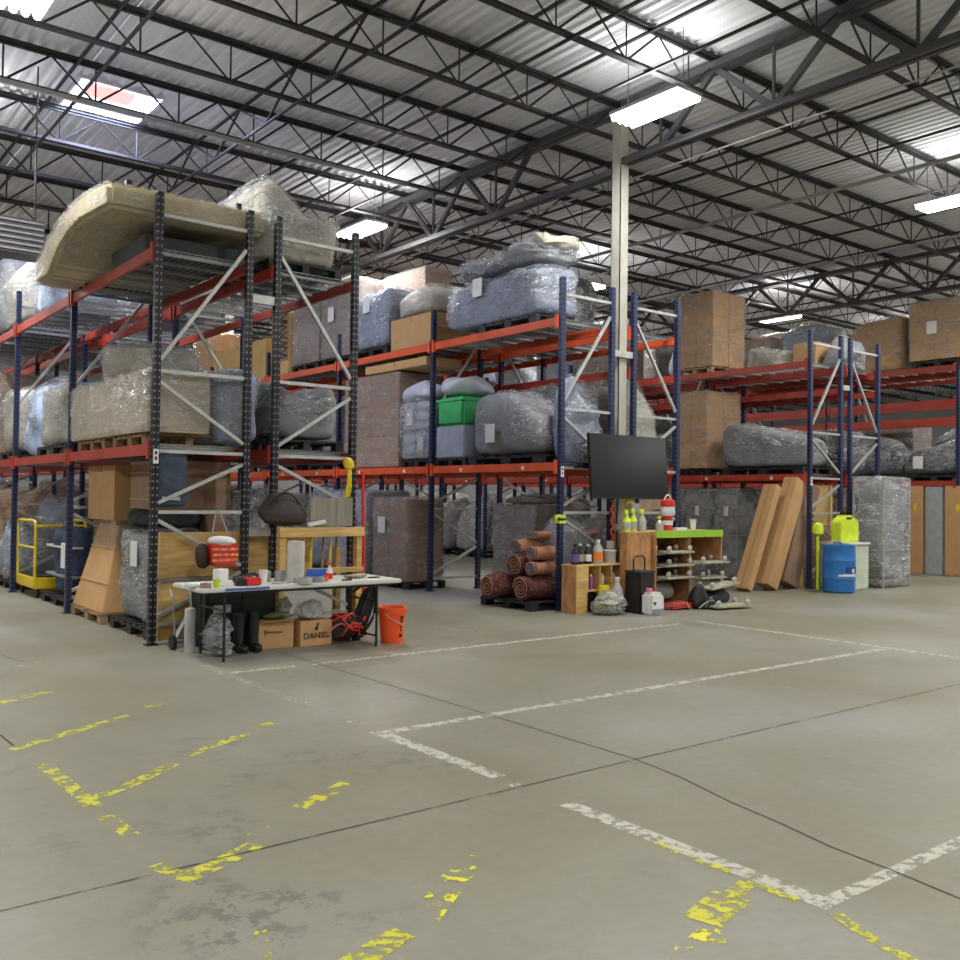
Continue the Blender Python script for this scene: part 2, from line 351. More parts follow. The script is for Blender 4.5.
# skylight: curb and a glowing dome pane, with an added pink glow panel
sk = thing('skylight', 'bright rectangular skylight in the ceiling at upper left', 'skylight', ((SKY[0]+SKY[1])/2, (SKY[2]+SKY[3])/2, ZD))
hx_, hy_ = (SKY[1]-SKY[0])/2, (SKY[3]-SKY[2])/2
mb = MB(); t = .04
mb.box(-hx_-t, hx_+t, -hy_-t, -hy_, -.05, .25).box(-hx_-t, hx_+t, hy_, hy_+t, -.05, .25).box(-hx_-t, -hx_, -hy_, hy_, -.05, .25).box(hx_, hx_+t, -hy_, hy_, -.05, .25)
mb.obj('curb', mat('skylight curb', (.8, .8, .85), .5), sk)
MB().box(-hx_, hx_, -hy_, hy_, .07, .09).obj('pane', mat('daylight pane', (.86, .90, 1.0), .4, emit=2.2), sk)
MB().box(-hx_+.22, hx_-.3, -hy_+.3, hy_-.42, .04, .065).obj('pink_glow_panel', mat('glowing pink stand-in', (1.0, .52, .46), .5, emit=.85), sk)  # added glowing panel, stands in for the pink far curb wall
al = bpy.data.lights.new('daylight', 'AREA'); al.shape = 'RECTANGLE'; al.size = 1.2; al.size_y = 1.2; al.energy = 260; al.color = (.62, .70, 1)
ao = bpy.data.objects.new('daylight', al); C.objects.link(ao); ao.parent = sk; ao.location = (0, 0, .0)
# steel joists along X, every 2 m, with warren webs
ZT, ZB = 8.04, 7.455
def joist_parts():
    tc_ = MB().box(XA, XB, -.055, .055, ZT-.035, ZT+.02).box(XA, XB, -.02, .02, ZT-.07, ZT-.03).mesh('top_chord')
    bc_ = MB().box(XA, XB, -.05, .05, ZB-.012, ZB+.012).box(XA, XB, -.013, .013, ZB, ZB+.05).mesh('bottom_chord')
    mb = MB(); x = 6.55-1.26*18
    while x < XB-1:
        if x > XA+1:
            mb.cyl((x, 0, ZB), (x, 0, ZT-.05), .014, n=4)
            mb.cyl((x, 0, ZB), (x+.63, 0, ZT-.05), .017, n=4); mb.cyl((x, 0, ZB), (x-.63, 0, ZT-.05), .017, n=4)
        x += 1.26
    return tc_, bc_, mb.mesh('web')
jt, jb, jw = joist_parts()
for m_ in (jt, jb, jw): m_.materials.append(m_joist)
JY = [-13.4+2.0*k for k in range(29)]
ords = ['first', 'second', 'third', 'fourth', 'fifth', 'sixth', 'seventh', 'eighth', 'ninth', 'tenth', 'eleventh', 'twelfth', 'thirteenth', 'fourteenth', 'fifteenth', 'sixteenth', 'seventeenth', 'eighteenth', 'nineteenth', 'twentieth']
kk = 0
for y in JY:
    y = y+ (10.56+2.0*0 - (-13.4+2.0*12))
    if y < 5 or y > 40: continue
    j = thing('roof_joist', 'dark steel bar joist crossing under the roof deck, %s counted from the nearest' % ords[kk], 'joist', (0, y, 0), group='roof joists'); kk += 1
    link('top_chord', jt, None, j); link('bottom_chord', jb, None, j); link('web', jw, None, j)
# main girders along Y on column line
def girder(X, ya, yb, zt, zb, label, steel):
    g = thing('roof_girder', label, 'girder', (X, 0, 0), group='roof girders')
    mb = MB().box(-.13, -.02, ya, yb, zt-.10, zt).box(.02, .13, ya, yb, zt-.10, zt); mb.obj('top_chord', steel, g)
    MB().box(-.10, -.02, ya, yb, zb-.09, zb).box(.02, .10, ya, yb, zb-.09, zb).obj('bottom_chord', steel, g)
    y = 10.56-2*14
    while y < yb:
        if y > ya+.2:
            for yy in (y+1.02,):
                if yy < yb-.1:
                    MB().bar((0, yy, zb-.05), (0, y, zt-.05), .07, .09).obj('web_member', steel, g)
                    if y+2.04 < yb: MB().bar((0, yy, zb-.05), (0, y+2.0, zt-.05), .07, .09).obj('web_member', steel, g)
                    MB().bar((0, yy, zb), (0, yy, zt), .035, .035).obj('web_member', steel, g)
        y += 2.0
    return g
m_gird = mat('grey girder steel', (.10, .10, .11), .45, .3, .2)
girder(10.93, 10.5, 40, 7.93, 6.94, 'deep roof girder running away beyond the grey column', m_gird)
girder(10.93, 2.4, 10.3, 7.95, 7.06, 'deep roof girder from the column toward the upper right corner', m_gird)
girder(23.2, 2.6, 40, 7.93, 7.0, 'far roof girder above the right-hand rack rows', m_gird)
# light bridging across the joists
def bridging(X, kind, lab):
    b = thing('joist_bridging', lab, 'bridging', (X, 0, 0))
    MB().box(-.02, .02, 4.5, 40, ZT-.09, ZT-.05).obj('top_angle', m_joist, b)
    MB().box(-.02, .02, 4.5, 40, ZB-.045, ZB-.013).obj('bottom_angle', m_joist, b)
    if kind:
        mb = MB(); y = 4.56
        while y < 38:
            mb.bar((0, y, ZT-.07), (0, y+1, ZB-.02), .03, .03).bar((0, y+2, ZT-.07), (0, y+1, ZB-.02), .03, .03)
            y += 2
        mb.obj('cross_brace', m_joist, b)
for X, k_, lab in [(3.75, 0, 'thin angle bridging line left of the skylight'), (6.3, 1, 'cross-braced bridging line right of the skylight'), (8.05, 0, 'thin bridging line left of the column girder'),
                   (9.5, 0, 'thin bridging line just before the column girder'), (12.7, 0, 'thin bridging line just beyond the column girder'), (14.5, 0, 'bridging line above the sprinkler main'),
                   (17.2, 0, 'bridging line over the third rack row'), (20.2, 0, 'bridging line over the aisle before the fourth rack row'), (26.5, 0, 'far bridging line past the second girder')]:
    bridging(X, k_, lab)
m_pipe = mat('sprinkler pipe paint', (.42, .42, .42), .4, .3, .1)
for X, z, r, lab in [(14.6, 7.0, .035, 'long grey sprinkler main running overhead to the right of the column'), (11.35, 6.9, .014, 'thin pale pipe running beside the column girder'), (19.3, 7.1, .025, 'thin far sprinkler pipe over the third aisle')]:
    tag(MB().cyl((X, 3, z), (X, 38, z), r, n=10).obj('sprinkler_pipe', m_pipe, smooth=True), lab, 'pipe', 'overhead pipes')
mb = MB().cyl((-10, 0, 0), (10.8, 0, 0), .03, n=8)
# lit conduit carrying a light at upper left
pp = tag(MB().box(-6, 9.5, -.03, .03, -.03, .03).obj('conduit', m_pipe, loc=(0, 14.45, 7.40)), 'pale conduit under the joists just below the skylight', 'conduit')
# columns
m_col = mat('pale column paint', (.44, .43, .37), .45, .1, .08)
def column(x, y, lab):
    c = thing('steel_column', lab, 'column', (x, y, 0))
    mb = MB().box(-.09, .09, -.1, -.085, 0, 7.0).box(-.09, .09, .085, .1, 0, 7.0).box(-.006, .006, -.085, .085, 0, 7.0)
    mb.box(-.09, -.078, -.1, .1, .0, 7.0); mb.obj('shaft', m_col, c)
    MB().box(-.17, .17, -.17, .17, 0, .02).obj('base_plate', m_col, c)
    MB().box(-.09, .09, -.09, .09, 7.0, 7.82).obj('cap', m_col, c)
column(10.93, 10.42, 'tall pale grey steel column rising between the back-to-back racks')
column(10.93, 25.7, 'second steel column further back in the same rack row')
# ---------------------------------------------------------------- HIGH BAY LIGHTS
m_tube = mat('lit tube', (1, .985, .95), .5, emit=14); m_hous = mat('lamp housing', (.7, .7, .7), .4, .3)
def fixture():
    f = thing('high_bay_light', '', 'light')
    MB().box(-.26, .26, -.62, .62, .03, .08).obj('housing', m_hous, f)
    for i in range(4): MB().cyl((-.19+.127*i, -.6, 0), (-.19+.127*i, .6, 0), .045, n=8).obj('tube', m_tube, f)
    for y in (-.5, .5): MB().cyl((0, y, .08), (0, y, .96), .006, n=6).obj('hanger', m_joist, f)
    for nm, e, z, rx in (('down_lamp', LAMP_W, -.06, 0), ('up_lamp', UP_W, .12, pi)):
        l = bpy.data.lights.new(nm, 'AREA'); l.shape = 'RECTANGLE'; l.size = .5; l.size_y = 1.2; l.energy = e; l.color = LAMP_COL
        lo = bpy.data.objects.new(nm, l); C.objects.link(lo); lo.parent = f; lo.location = (0, 0, z); lo.rotation_euler = (rx, 0, 0)
    return f
proto = fixture(); first = True
LX = [2.35, 9.85, 17.0, 24.0, 31.5, 39, -5.5]; LY = [8.75, 16.6, 24.6, 32.5, .6, -7.4]
named = {(9.85, 8.75): 'big bright high bay light hanging beside the column top', (9.85, 16.6): 'bright high bay light above the brown cartons on the second rack row',
         (17.0, 8.75): 'bright light at the right edge of the ceiling', (24.0, 16.6): 'distant light low in the ceiling above the third rack row', (2.35, 8.75): 'light at the top left corner of the ceiling'}
for ix, x in enumerate(LX):
    for iy, y in enumerate(LY):
        f = proto if first else dup(proto); first = False
        z = 7.08
        if (x, y) == (2.35, 8.75): yy = 10.95; f.rotation_euler = (0, 0, 0)
        elif (x, y) == (17.0, 8.75): yy = 8.0
        elif (x, y) == (24.0, 16.6): yy = 16.4
        elif (x, y) == (17.0, 16.6): yy = 17.5
        else: yy = y
        f.location = (x, yy, z)
        lab = named.get((x, y))
        if lab is None:
            lab = 'high bay light, %s along the hall and %s deep, among the rest' % (ords[ix], ords[iy]); f['group'] = 'other high bay lights'
        f['label'] = lab
# unit heater at left
uh = thing('unit_heater', 'grey louvred unit heater hung below the roof at far left', 'heater', (3.0, 15.2, 5.14)); uh.scale = (.83, .83, .83)
MB().box(-.5, .55, -.3, .3, .0, .62).obj('cabinet', mat('heater grey', (.10, .10, .11), .5, .3), uh)
for i in range(6): MB().box(-.48, .53, -.34, -.3, .04+i*.10, .075+i*.10).obj('louvre', mat('louvre metal', (.38, .37, .40), .4, .4), uh)
for x in (-.4, .45): MB().cyl((x, 0, .62), (x, 0, 3.5), .015, n=6).obj('hanger', m_joist, uh)
# ---------------------------------------------------------------- PALLET RACKS
PY = [10.30+3.33*k for k in range(8)]          # upright frames along a row
ZM, ZTOP, HP = 2.20, 4.38, 4.97
def dots_mat(name, col, dot):
    M = mat(name, col, .38, .1, .1); nt = M.node_tree; N = nt.nodes; L = nt.links; b = N['Principled BSDF']
    tc = N.new('ShaderNodeTexCoord'); sp = N.new('ShaderNodeSeparateXYZ'); L.new(tc.outputs['Object'], sp.inputs[0])
    def mth(op, a, c=None):
        n = N.new('ShaderNodeMath'); n.operation = op
        for i, q in enumerate((a, c)):
            if q is None: continue
            if isinstance(q, (int, float)): n.inputs[i].default_value = q
            else: L.new(q, n.inputs[i])
        return n.outputs[0]
    z = mth('GREATER_THAN', mth('PINGPONG', sp.outputs[2], .038), .0265)
    def near(ax, c, r): return mth('LESS_THAN', mth('ABSOLUTE', mth('SUBTRACT', mth('ABSOLUTE', ax), c)), r)
    x = mth('MAXIMUM', near(sp.outputs[0], .022, .0055), near(sp.outputs[1], .022, .0055))
    f = mth('MULTIPLY', z, x)
    mx = N.new('ShaderNodeMix'); mx.data_type = 'RGBA'; L.new(f, mx.inputs[0])
    src = b.inputs['Base Color'].links[0].from_socket; L.new(src, mx.inputs[6]); mx.inputs[7].default_value = (dot, dot, dot*1.05, 1)
    L.new(mx.outputs[2], b.inputs['Base Color']); return M
m_postb = dots_mat('slotted navy post', (.010, .019, .075), .13); m_postk = dots_mat('slotted black post', (.006, .007, .013), .34)
def post_mesh(): # open C section with holes as surface pattern
    mb = MB().box(-.038, .038, -.038, -.034, 0, HP).box(-.038, -.034, -.034, .038, 0, HP).box(.034, .038, -.034, .038, 0, HP)
    mb.box(-.038, -.018, .034, .038, 0, HP).box(.018, .038, .034, .038, 0, HP)
    return mb.mesh('post')
pm = {'b': post_mesh(), 'k': post_mesh()}; pm['b'].materials.append(m_postb); pm['k'].materials.append(m_postk)
fp = MB().box(-.065, .065, -.065, .065, 0, .012).mesh('foot_plate'); fp.materials.append(m_black_post)
HB = [.22, 1.45, 2.12, 3.0, 4.72]
def brace_mesh(D, mir):
    mb = MB(); a, b = (.04, D-.04)
    if mir: a, b = b, a
    for z in HB: mb.bar((a, 0, z), (b, 0, z), .04, .04)
    for (xa, za, xb, zb) in [(b, 4.5, a, 3.12), (a, 2.88, b, 2.24), (b, 2.0, a, 1.55), (a, 1.36, b, .84), (b, .76, a, .30)]:
        mb.bar((xa, 0, za), (xb, 0, zb), .04, .04)
    return mb.mesh('upright_frame')
D_ = 1.06
bm_ = [brace_mesh(D_, 0), brace_mesh(D_, 1)]
for q in bm_: q.materials.append(m_galv)
BL = 3.33-.076
bmm = MB().box(-.02, .03, .0, BL, -.125, -.04).box(-.02, .006, 0, BL, -.04, 0).mesh('shelf_beam')
cnm = MB().box(-.048, .006, -.006, .05, -.17, .04).box(-.048, .03, -.002, .012, -.17, .04).mesh('beam_connector')
lbm = MB().box(-.0225, -.0205, 0, .07, 0, .06).mesh('location_label'); lbm.materials.append(m_white)
dk = MB()
for i in range(4): dk.box(.02, D_-.04, .12+i*.42, .165+i*.42, -.035, -.004)
for i in range(14): dk.box(.0+i*(D_-.03)/13, .0+i*(D_-.03)/13+.008, .02, 1.55, -.004, .003)
for i in range(16): dk.box(0, D_-.02, .03+i*.1, .036+i*.1, .003, .008)
dkm = dk.mesh('wire_deck'); dkm.materials.append(m_wire)
beams = {}
def beam_me(col):
    if col not in beams:
        a = bmm.copy(); b = cnm.copy(); m_ = m_beam if col == 'o' else m_beam_dk
        a.materials.append(m_); b.materials.append(m_); beams[col] = (a, b)
    return beams[col]
def rack(X, mir, k0, k1, label, postc, cols, ztop=ZTOP, decks=True, labels=True):
    r = thing('pallet_rack', label, 'pallet rack', (X, PY[k0], 0), group=None)
    for k in range(k0, k1+1):
        y = (k-k0)*3.33
        f = link('upright_frame', bm_[mir], None, r, (0, y, 0))
        for px in (0, D_):
            pc = postc if k == k0 else 'b'
            p_ = link('post', pm[pc], None, f, (px, 0, 0), (0, 0, 0 if px == 0 else 0))
            link('foot_plate', fp, None, f, (px, 0, 0))
        if k < k1:
            for lv, z in enumerate((ZM, ztop)):
                for s_, px in ((0, -.018), (1, D_+.018)):
                    bme, cme = beam_me(cols[lv])
                    b = link('shelf_beam', bme, None, r, (px, y+.038, z)); 
                    if s_: b.scale = (-1, 1, 1)
                    link('beam_connector', cme, None, b, (0, 0, 0)); c2 = link('beam_connector', cme, None, b, (0, BL, 0)); c2.scale = (1, -1, 1)
                    if labels and ((s_ == 0) != mir) and lv == 0:
                        for yy in (.75, 2.35): link('location_label', lbm, None, b, (0, yy, -.105))
                if decks:
                    for yy in (.1, 1.69): link('wire_deck', dkm, None, r, (0, y+yy, z-.006))
    return r
XR = [(3.55, 0), (4.97, 1), (9.60, 0), (11.16, 1), (16.10, 0), (17.50, 1), (22.10, 0), (23.5, 1)]
kc = [7, 7, 7, 7, 6, 5, 5, 4]
RL = ['nearest rack row at left, blue and black posts with red beams over the sofa bundle',
      'rack row backing onto the nearest left row, beside the folding table',
      'second aisle rack row with orange beams, behind the television',
      'rack row just behind the grey column and the television',
      'third aisle rack row whose end frame stands behind the blue drum',
      'rack row backing onto the third row, right of the yellow jug',
      'far right rack row with the big cartons on its top level',
      'rack row behind the far right row']
racks = []
for i, (X, mir) in enumerate(XR):
    racks.append(rack(X, mir, 0, kc[i], RL[i], 'k' if i in (0, 1) else 'b', ('d', 'd') if i in (0, 1) else (('o', 'o') if i < 4 else ('d', 'd')), ztop=4.9 if i > 5 else ZTOP, labels=i in (2, 4)))
# fifth double row far right, only glimpsed
for i, zs in ((5, (3.98,)), (6, (4.10, 3.68)), (3, (3.75,))):   # spare beam levels without decks
    for k in range(2):
        for z in zs:
            for s_, px in ((0, -.018), (1, D_+.018)):
                bme, cme = beam_me('d'); b = link('shelf_beam', bme, None, racks[i], (px, k*3.33+.038, z))
                if s_: b.scale = (-1, 1, 1)
                link('beam_connector', cme, None, b, (0, 0, 0)); c2 = link('beam_connector', cme, None, b, (0, BL, 0)); c2.scale = (1, -1, 1)
# row spacers between back-to-back rows
spm = MB().bar((0, 0, 0), (.36, 0, 0), .045, .10).mesh('row_spacer'); spm.materials.append(m_galv)
for i, wv in ((0, .36), (2, .50), (4, .34)):
    for z in (1.22, 3.95):
        s_ = link('row_spacer', spm, None, racks[i], (D_, -.0, z)); s_.scale = (wv/.36, 1, 1)
# aisle number plates on the end posts
for i, x in ((0, 3.55), (2, 9.60), (4, 16.1)):
    MB().box(-.03, .03, -.042, -.0385, 1.98, 2.14).obj('aisle_plate', m_white, racks[i])
    for z in (2.02, 2.08): MB().box(-.013, .013, -.044, -.042, z, z+.035).obj('aisle_mark', m_ink, racks[i])
# ---------------------------------------------------------------- PALLETS
def pallet_proto(m_, name, lab):
    t = thing(name, lab, 'pallet')
    W_, D2 = 1.0, 1.2
    mb = MB()
    for i in range(7): mb.box(0, W_, i*.18, i*.18+.11, .115, .135)
    mb.obj('top_deck', m_, t)
    for x in (0, .455, .91):
        b = MB()
        for y in (0, .5, 1.05): b.box(x, x+.09, y, y+.14, .02, .115)
        b.box(x, x+.09, 0, 1.19, .095, .115)
        b.obj('runner', m_, t)
    mb = MB()
    for y in (0, .5, 1.08): mb.box(0, W_, y, y+.11, 0, .02)
    mb.obj('bottom_deck', m_, t); return t
pw = pallet_proto(m_wood, 'wooden_pallet', ''); pb = pallet_proto(m_blackpl, 'plastic_pallet', '')
used = {'w': 0, 'b': 0}
def pallet(kind, x, y, z, label, sx=1, sy=1, group=None):
    src = pw if kind == 'w' else pb
    p_ = src if not used[kind] else dup(src); used[kind] = 1
    p_.location = (x, y, z); p_.scale = (sx, sy, 1); p_['label'] = label
    if 'group' in p_: del p_['group']
    if group: p_['group'] = group
    return p_
PZ = .137
# ---------------------------------------------------------------- LOADS
def carton(parent, x0, x1, y0, y1, z0, z1, m_, tape=True, name='carton'):
    g = .004
    w_, d_, h_ = x1-x0-2*g, y1-y0-2*g, z1-z0-g
    o = MB().box(-w_/2, w_/2, -d_/2, d_/2, 0, h_).obj(name, m_, parent, ((x0+x1)/2, (y0+y1)/2, z0), bevel=.006)
    if tape:
        MB().box(-w_/2-.001, w_/2+.001, -.03, .03, h_-.09, h_+.001).obj('packing_tape', m_tape, o)
    return o
def shell(parent, x0, x1, y0, y1, z0, z1, m_, seed=0, infl=.02, crk=.006):
    me = lump_mesh('stretch_wrap', x1-x0+.02, y1-y0+.02, z1-z0+.01, cuts=18, rnd=22, amp=.008, seed=seed, infl=infl, crinkle=crk)
    return link('stretch_wrap', me, m_, parent, ((x0+x1)/2, (y0+y1)/2, z0))
def wrapped_cartons(label, x0, x1, y0, y1, z0, z1, nx, ny, nz, m_, seed=0, fm=None, lbl=None, group=None, jog=True):
    t = thing('wrapped_carton_load', label, 'carton stack', ((x0+x1)/2, (y0+y1)/2, z0), group=group)
    X0, X1, Y0, Y1 = x0-(x0+x1)/2, x1-(x0+x1)/2, y0-(y0+y1)/2, y1-(y0+y1)/2; H = z1-z0
    rd = random.Random(seed)
    for i in range(nx):
        for j in range(ny):
            for k in range(nz):
                if nx > 2 and 0 < i < nx-1: continue
                carton(t, X0+(X1-X0)*i/nx, X0+(X1-X0)*(i+1)/nx, Y0+(Y1-Y0)*j/ny, Y0+(Y1-Y0)*(j+1)/ny, H*k/nz, H*(k+1)/nz, m_, tape=(i == 0 or j == 0))
    shell(t, X0, X1, Y0, Y1, 0, H, fm or m_film, seed)
    if lbl: paper(t, lbl, X0)
    return t
def paper(t, yz, X0, s=.12, m_=None):
    y, z = yz
    MB().box(X0-.045, X0-.04, y-s, y+s, z-s*1.25, z+s*1.25).obj('paper_label', m_white, t)
def bundle(label, x0, x1, y0, y1, z0, z1, inner, fm, seed=0, prof=None, amp=.05, rnd=5, lbl=None, name='wrapped_furniture', cat='wrapped furniture', group=None, cuts=18, crk=.016, both=True, lx=None):
    t = thing(name, label, cat, ((x0+x1)/2, (y0+y1)/2, z0), group=group)
    W_, Dp, H = x1-x0, y1-y0, z1-z0
    link('furniture_body', lump_mesh('furniture_body', W_*.97, Dp*.97, H*.97, cuts=10, rnd=rnd+2, amp=amp*.6, seed=seed, prof=prof), inner, t)
    link('stretch_wrap', lump_mesh('stretch_wrap', W_, Dp, H, cuts=cuts+8, rnd=rnd, amp=amp, seed=seed, prof=prof, infl=.015, crinkle=crk), fm, t)
    if lbl: paper(t, lbl, -W_/2 if lx is None else lx)
    return t
sofa = lambda u, v: 1.0 if u > .3 else (.62 if abs(v) < .8 else .8)
def backR(u, v): return 1.0 if v > .45 else .66
mound = lambda u, v: .55+.45*max(0, 1-(v*v*.8+u*u*.3))
wedge = lambda u, v: .62+.38*(1-(v+1)/2)
wedge2 = lambda u, v: .6+.4*((v+1)/2)
peak = lambda u, v: .62+.38*max(0, 1-abs(u+.6)*1.3)
# --- row 1, top level
t = thing('wrapped_sofa', 'long tan film-wrapped sofa on the top level at far left', 'sofa', (3.02, 10.36, ZTOP))
prof = [(0, .34), (.0, .60), (.3, .66), (.9, .72), (1.4, .72), (1.9, .66), (2.6, .52), (3.05, .34), (3.2, .10), (3.12, .02), (2.5, .02), (2.3, .14), (2.0, .28), (1.6, .38), (1.1, .42), (.6, .38)]
MB().prism(prof, 'x', 0, 1.82).obj('sofa_body', m_tan_f, t, bevel=.05, smooth=True)
MB().prism([(a*1.0+(.02 if a > 1 else -.02), b+(.02 if b > .5 else -.01)) for a, b in prof], 'x', -.03, 1.86).obj('stretch_wrap', m_film, t, bevel=.05, smooth=True)
MB().box(.5, 1.6, .3, 1.5, .012, .20).obj('dark_underside_box', m_blk, t)  # black box filling the arch where the underside is dark
for x, y in ((.3, .3), (.3, 1.5), (1.6, .3), (1.6, 1.5)): MB().box(x-.03, x+.03, y-.03, y+.03, .66, .76).obj('sofa_foot', m_blk, t)

pallet('b', 3.5, 12.9, ZTOP, 'black pallet under the far end of the wrapped tan sofa', 1, .55)
bundle('white and grey film-wrapped bundle with a peaked top beside the tan sofa', 4.75, 5.95, 10.45, 12.3, ZTOP+.14, 5.55, m_cream_f, m_filmh, 3, peak, .06, 5)
pallet('b', 4.95, 10.5, ZTOP, 'black pallet under the peaked white bundle on the top level', 1, 1.3)
bundle('bluish white wrapped chairs on the top level at the left edge', 3.6, 4.5, 14.6, 16.3, ZTOP+.02, 5.5, mat('pale blue fabric', (.45, .55, .8), .8), m_filmb, 5, wedge2, .08, 4)
bundle('light wrapped armchair on the top level beyond the tan sofa', 4.9, 5.9, 13.9, 15.6, ZTOP+.02, 5.3, m_cream_f, m_filmh, 6, mound, .08, 4)
# --- row 1, middle level
wrapped_cartons('wide low carton load in film on the middle level of the nearest row', 3.5, 4.22, 10.42, 13.45, ZM+.14, 3.03, 1, 2, 1, mat('beige cardboard', (.52, .43, .32), .75, objvar=.08), 11, m_filmh)
pallet('w', 3.55, 10.6, ZM, 'wooden pallet under the wide low carton load'); pallet('w', 3.55, 12.1, ZM, 'second wooden pallet under the wide low carton load, further back')
bundle('cream wrapped bundle lying on top of the wide low carton load', 3.75, 4.55, 11.4, 13.2, 3.07, 3.7, m_cream_f, m_filmh, 12, wedge2, .06, 4)
bundle('slate grey wrapped furniture right of the wide low carton load', 4.28, 4.88, 10.4, 12.3, ZM+.02, 3.2, m_blue_f, m_filmh, 13, wedge, .06, 4)
bundle('cream wrapped bin beside the blue post on the middle level', 3.6, 4.5, 13.85, 15.7, ZM+.14, 3.2, m_cream_f, m_filmh, 14, None, .05, 6)
pallet('b', 3.56, 13.9, ZM, 'black pallet under the cream wrapped bin', 1, 1.4)
bundle('pale blue wrapped chair on the middle level at the left edge', 3.6, 4.5, 15.8, 16.9, ZM+.02, 3.45, mat('pale blue fabric', (.45, .55, .8), .8), m_filmb, 15, mound, .08, 3.5)
bundle('grey curved armchair in film on the middle level above the table', 5.1, 5.95, 10.45, 11.6, ZM+.15, 3.15, m_grey_f, m_filmh, 16, lambda u, v: .68+.32*(abs(u)**2), .05, 4)
pallet('b', 5.0, 10.5, ZM, 'black pallet under the grey curved armchair')
bundle('dark film-wrapped furniture between the two back-to-back frames', 4.96, 5.6, 11.7, 13.5, ZM+.02, 3.3, m_dark_f, m_filmh, 17, None, .06, 5)
# --- row 1, floor
pallet('b', 3.62, 10.62, 0, 'black pallet under the grey wrapped item by the nearest black post', .95, 1.15)
bundle('grey film-wrapped upright item on a black pallet by the nearest post', 3.72, 4.45, 10.95, 12.0, PZ, 1.22, m_grey, m_filmh, 21, lambda u, v: 1, .03, 7, lbl=(-.15, .8))
t = tag(link('folded_blanket', lump_mesh('folded_blanket', .8, 1.1, .22, amp=.05, seed=22, rnd=3), m_dk, None, (4.15, 11.6, 1.23)), 'dark padded cover draped on the grey wrapped item', 'blanket')
pallet('w', 3.58, 12.22, 0, 'wooden pallet under the tall tapering carton', 1, 1.15)
t = thing('tapered_carton', 'tall tapering tan carton on a wooden pallet at left, under the beams', 'carton', (3.6, 12.25, PZ))
mb = MB(); mb.add([(0, 0, 0), (.95, 0, 0), (.95, 1.35, 0), (0, 1.35, 0), (.28, .25, 1.15), (.95, .25, 1.15), (.95, 1.1, 1.15), (.28, 1.1, 1.15)],
       [(0, 1, 2, 3), (4, 7, 6, 5), (0, 4, 5, 1), (1, 5, 6, 2), (2, 6, 7, 3), (3, 7, 4, 0)])
mb.obj('carton_body', m_card, t, bevel=.01)
for z in (.35, .8): MB().box(-.012+z*.24, .0+z*.24, z*.2, 1.33-z*.2, z, z+.012).obj('strap', m_cardy, t)
link('stretch_wrap', lump_mesh('stretch_wrap', .8, .95, .5, rnd=14, amp=.02, seed=24, infl=.02, crinkle=.01), m_filmh, t, (.62, .68, .72))
for k, (a, b, c) in enumerate([('lower', 1.32, 1.98)]):
    x = 0
t = thing('brown_carton', 'large brown carton standing on top of the tapering carton', 'carton', (3.75, 12.35, PZ+1.16))
carton(t, 0, .82, 0, 1.15, 0, .72, m_card, name='carton_body')
t = thing('brown_carton', 'brown carton strapped behind the large upper carton near the black post', 'carton', (3.9, 11.15, PZ+1.32))
carton(t, 0, .9, 0, 1.05, 0, .60, m_cardd, name='carton_body')
for z in (.12, .45): MB().box(-.004, 0, 0, 1.05, z, z+.012).obj('strap', m_cardy, t)
t = thing('brown_carton', 'dark brown tall carton behind the grey wrapped upright item', 'carton', (4.0, 12.05+.02, PZ+.0))
t.location = (4.46, 10.8, 0); carton(t, 0, .14, 0, 1.3, 0, 1.9, m_cardd, name='carton_body')
pallet('b', 3.65, 14.05, 0, 'black pallet under the navy blankets at left', 1, 1.2)
t = thing('navy_blanket_bundle', 'navy padded bundle tied with white tape on a black pallet at left', 'blanket bundle', (4.15, 14.8, PZ))
link('padding', lump_mesh('padding', .85, 1.2, .98, amp=.05, seed=26, rnd=5, crinkle=.01), m_navy_f, t)
MB().box(-.46, .46, -.62, .62, .70, .73).obj('tie', m_whitepl, t); MB().box(-.46, .46, -.63, .63, .28, .31).obj('tie', m_grey, t); MB().box(-.47, -.44, -.45, -.25, .42, .78).obj('paper_label', m_white, t)
# yellow platform cart
t = thing('platform_cart', 'yellow platform cart with tubular guard rails at the left edge', 'cart', (3.60, 15.78, 0)); t.scale = (1, .78, 1)
MB().box(0, .78, 0, 1.5, .14, .32).obj('deck', m_yel, t, bevel=.02); MB().box(.03, .75, .03, 1.47, .32, .335).obj('deck_mat', m_blk, t)
for x, y in ((.08, .12), (.7, .12), (.08, 1.38), (.7, 1.38)): MB().cyl((x-.02, y, .07), (x+.02, y, .07), .07).obj('wheel', m_blk, t, smooth=True)
for x in (.02, .76):
    MB().tube([(x, .02, .3), (x, .02, 1.1)]+[tuple(p) for p in bez((x, .02, 1.1), (x, .02, 1.2), (x, .12, 1.2), 5)]+[(x, 1.38, 1.2)]+[tuple(p) for p in bez((x, 1.38, 1.2), (x, 1.48, 1.2), (x, 1.48, 1.1), 5)]+[(x, 1.48, .3)], .022).obj('guard_rail', m_yel, t, smooth=True)
    MB().tube([(x, .02, .78), (x, 1.48, .78)], .018).obj('mid_rail', m_yel, t, smooth=True)
MB().tube([(.02, .02, 1.12), (.76, .02, 1.12)], .02).obj('end_rail', m_yel, t, smooth=True)
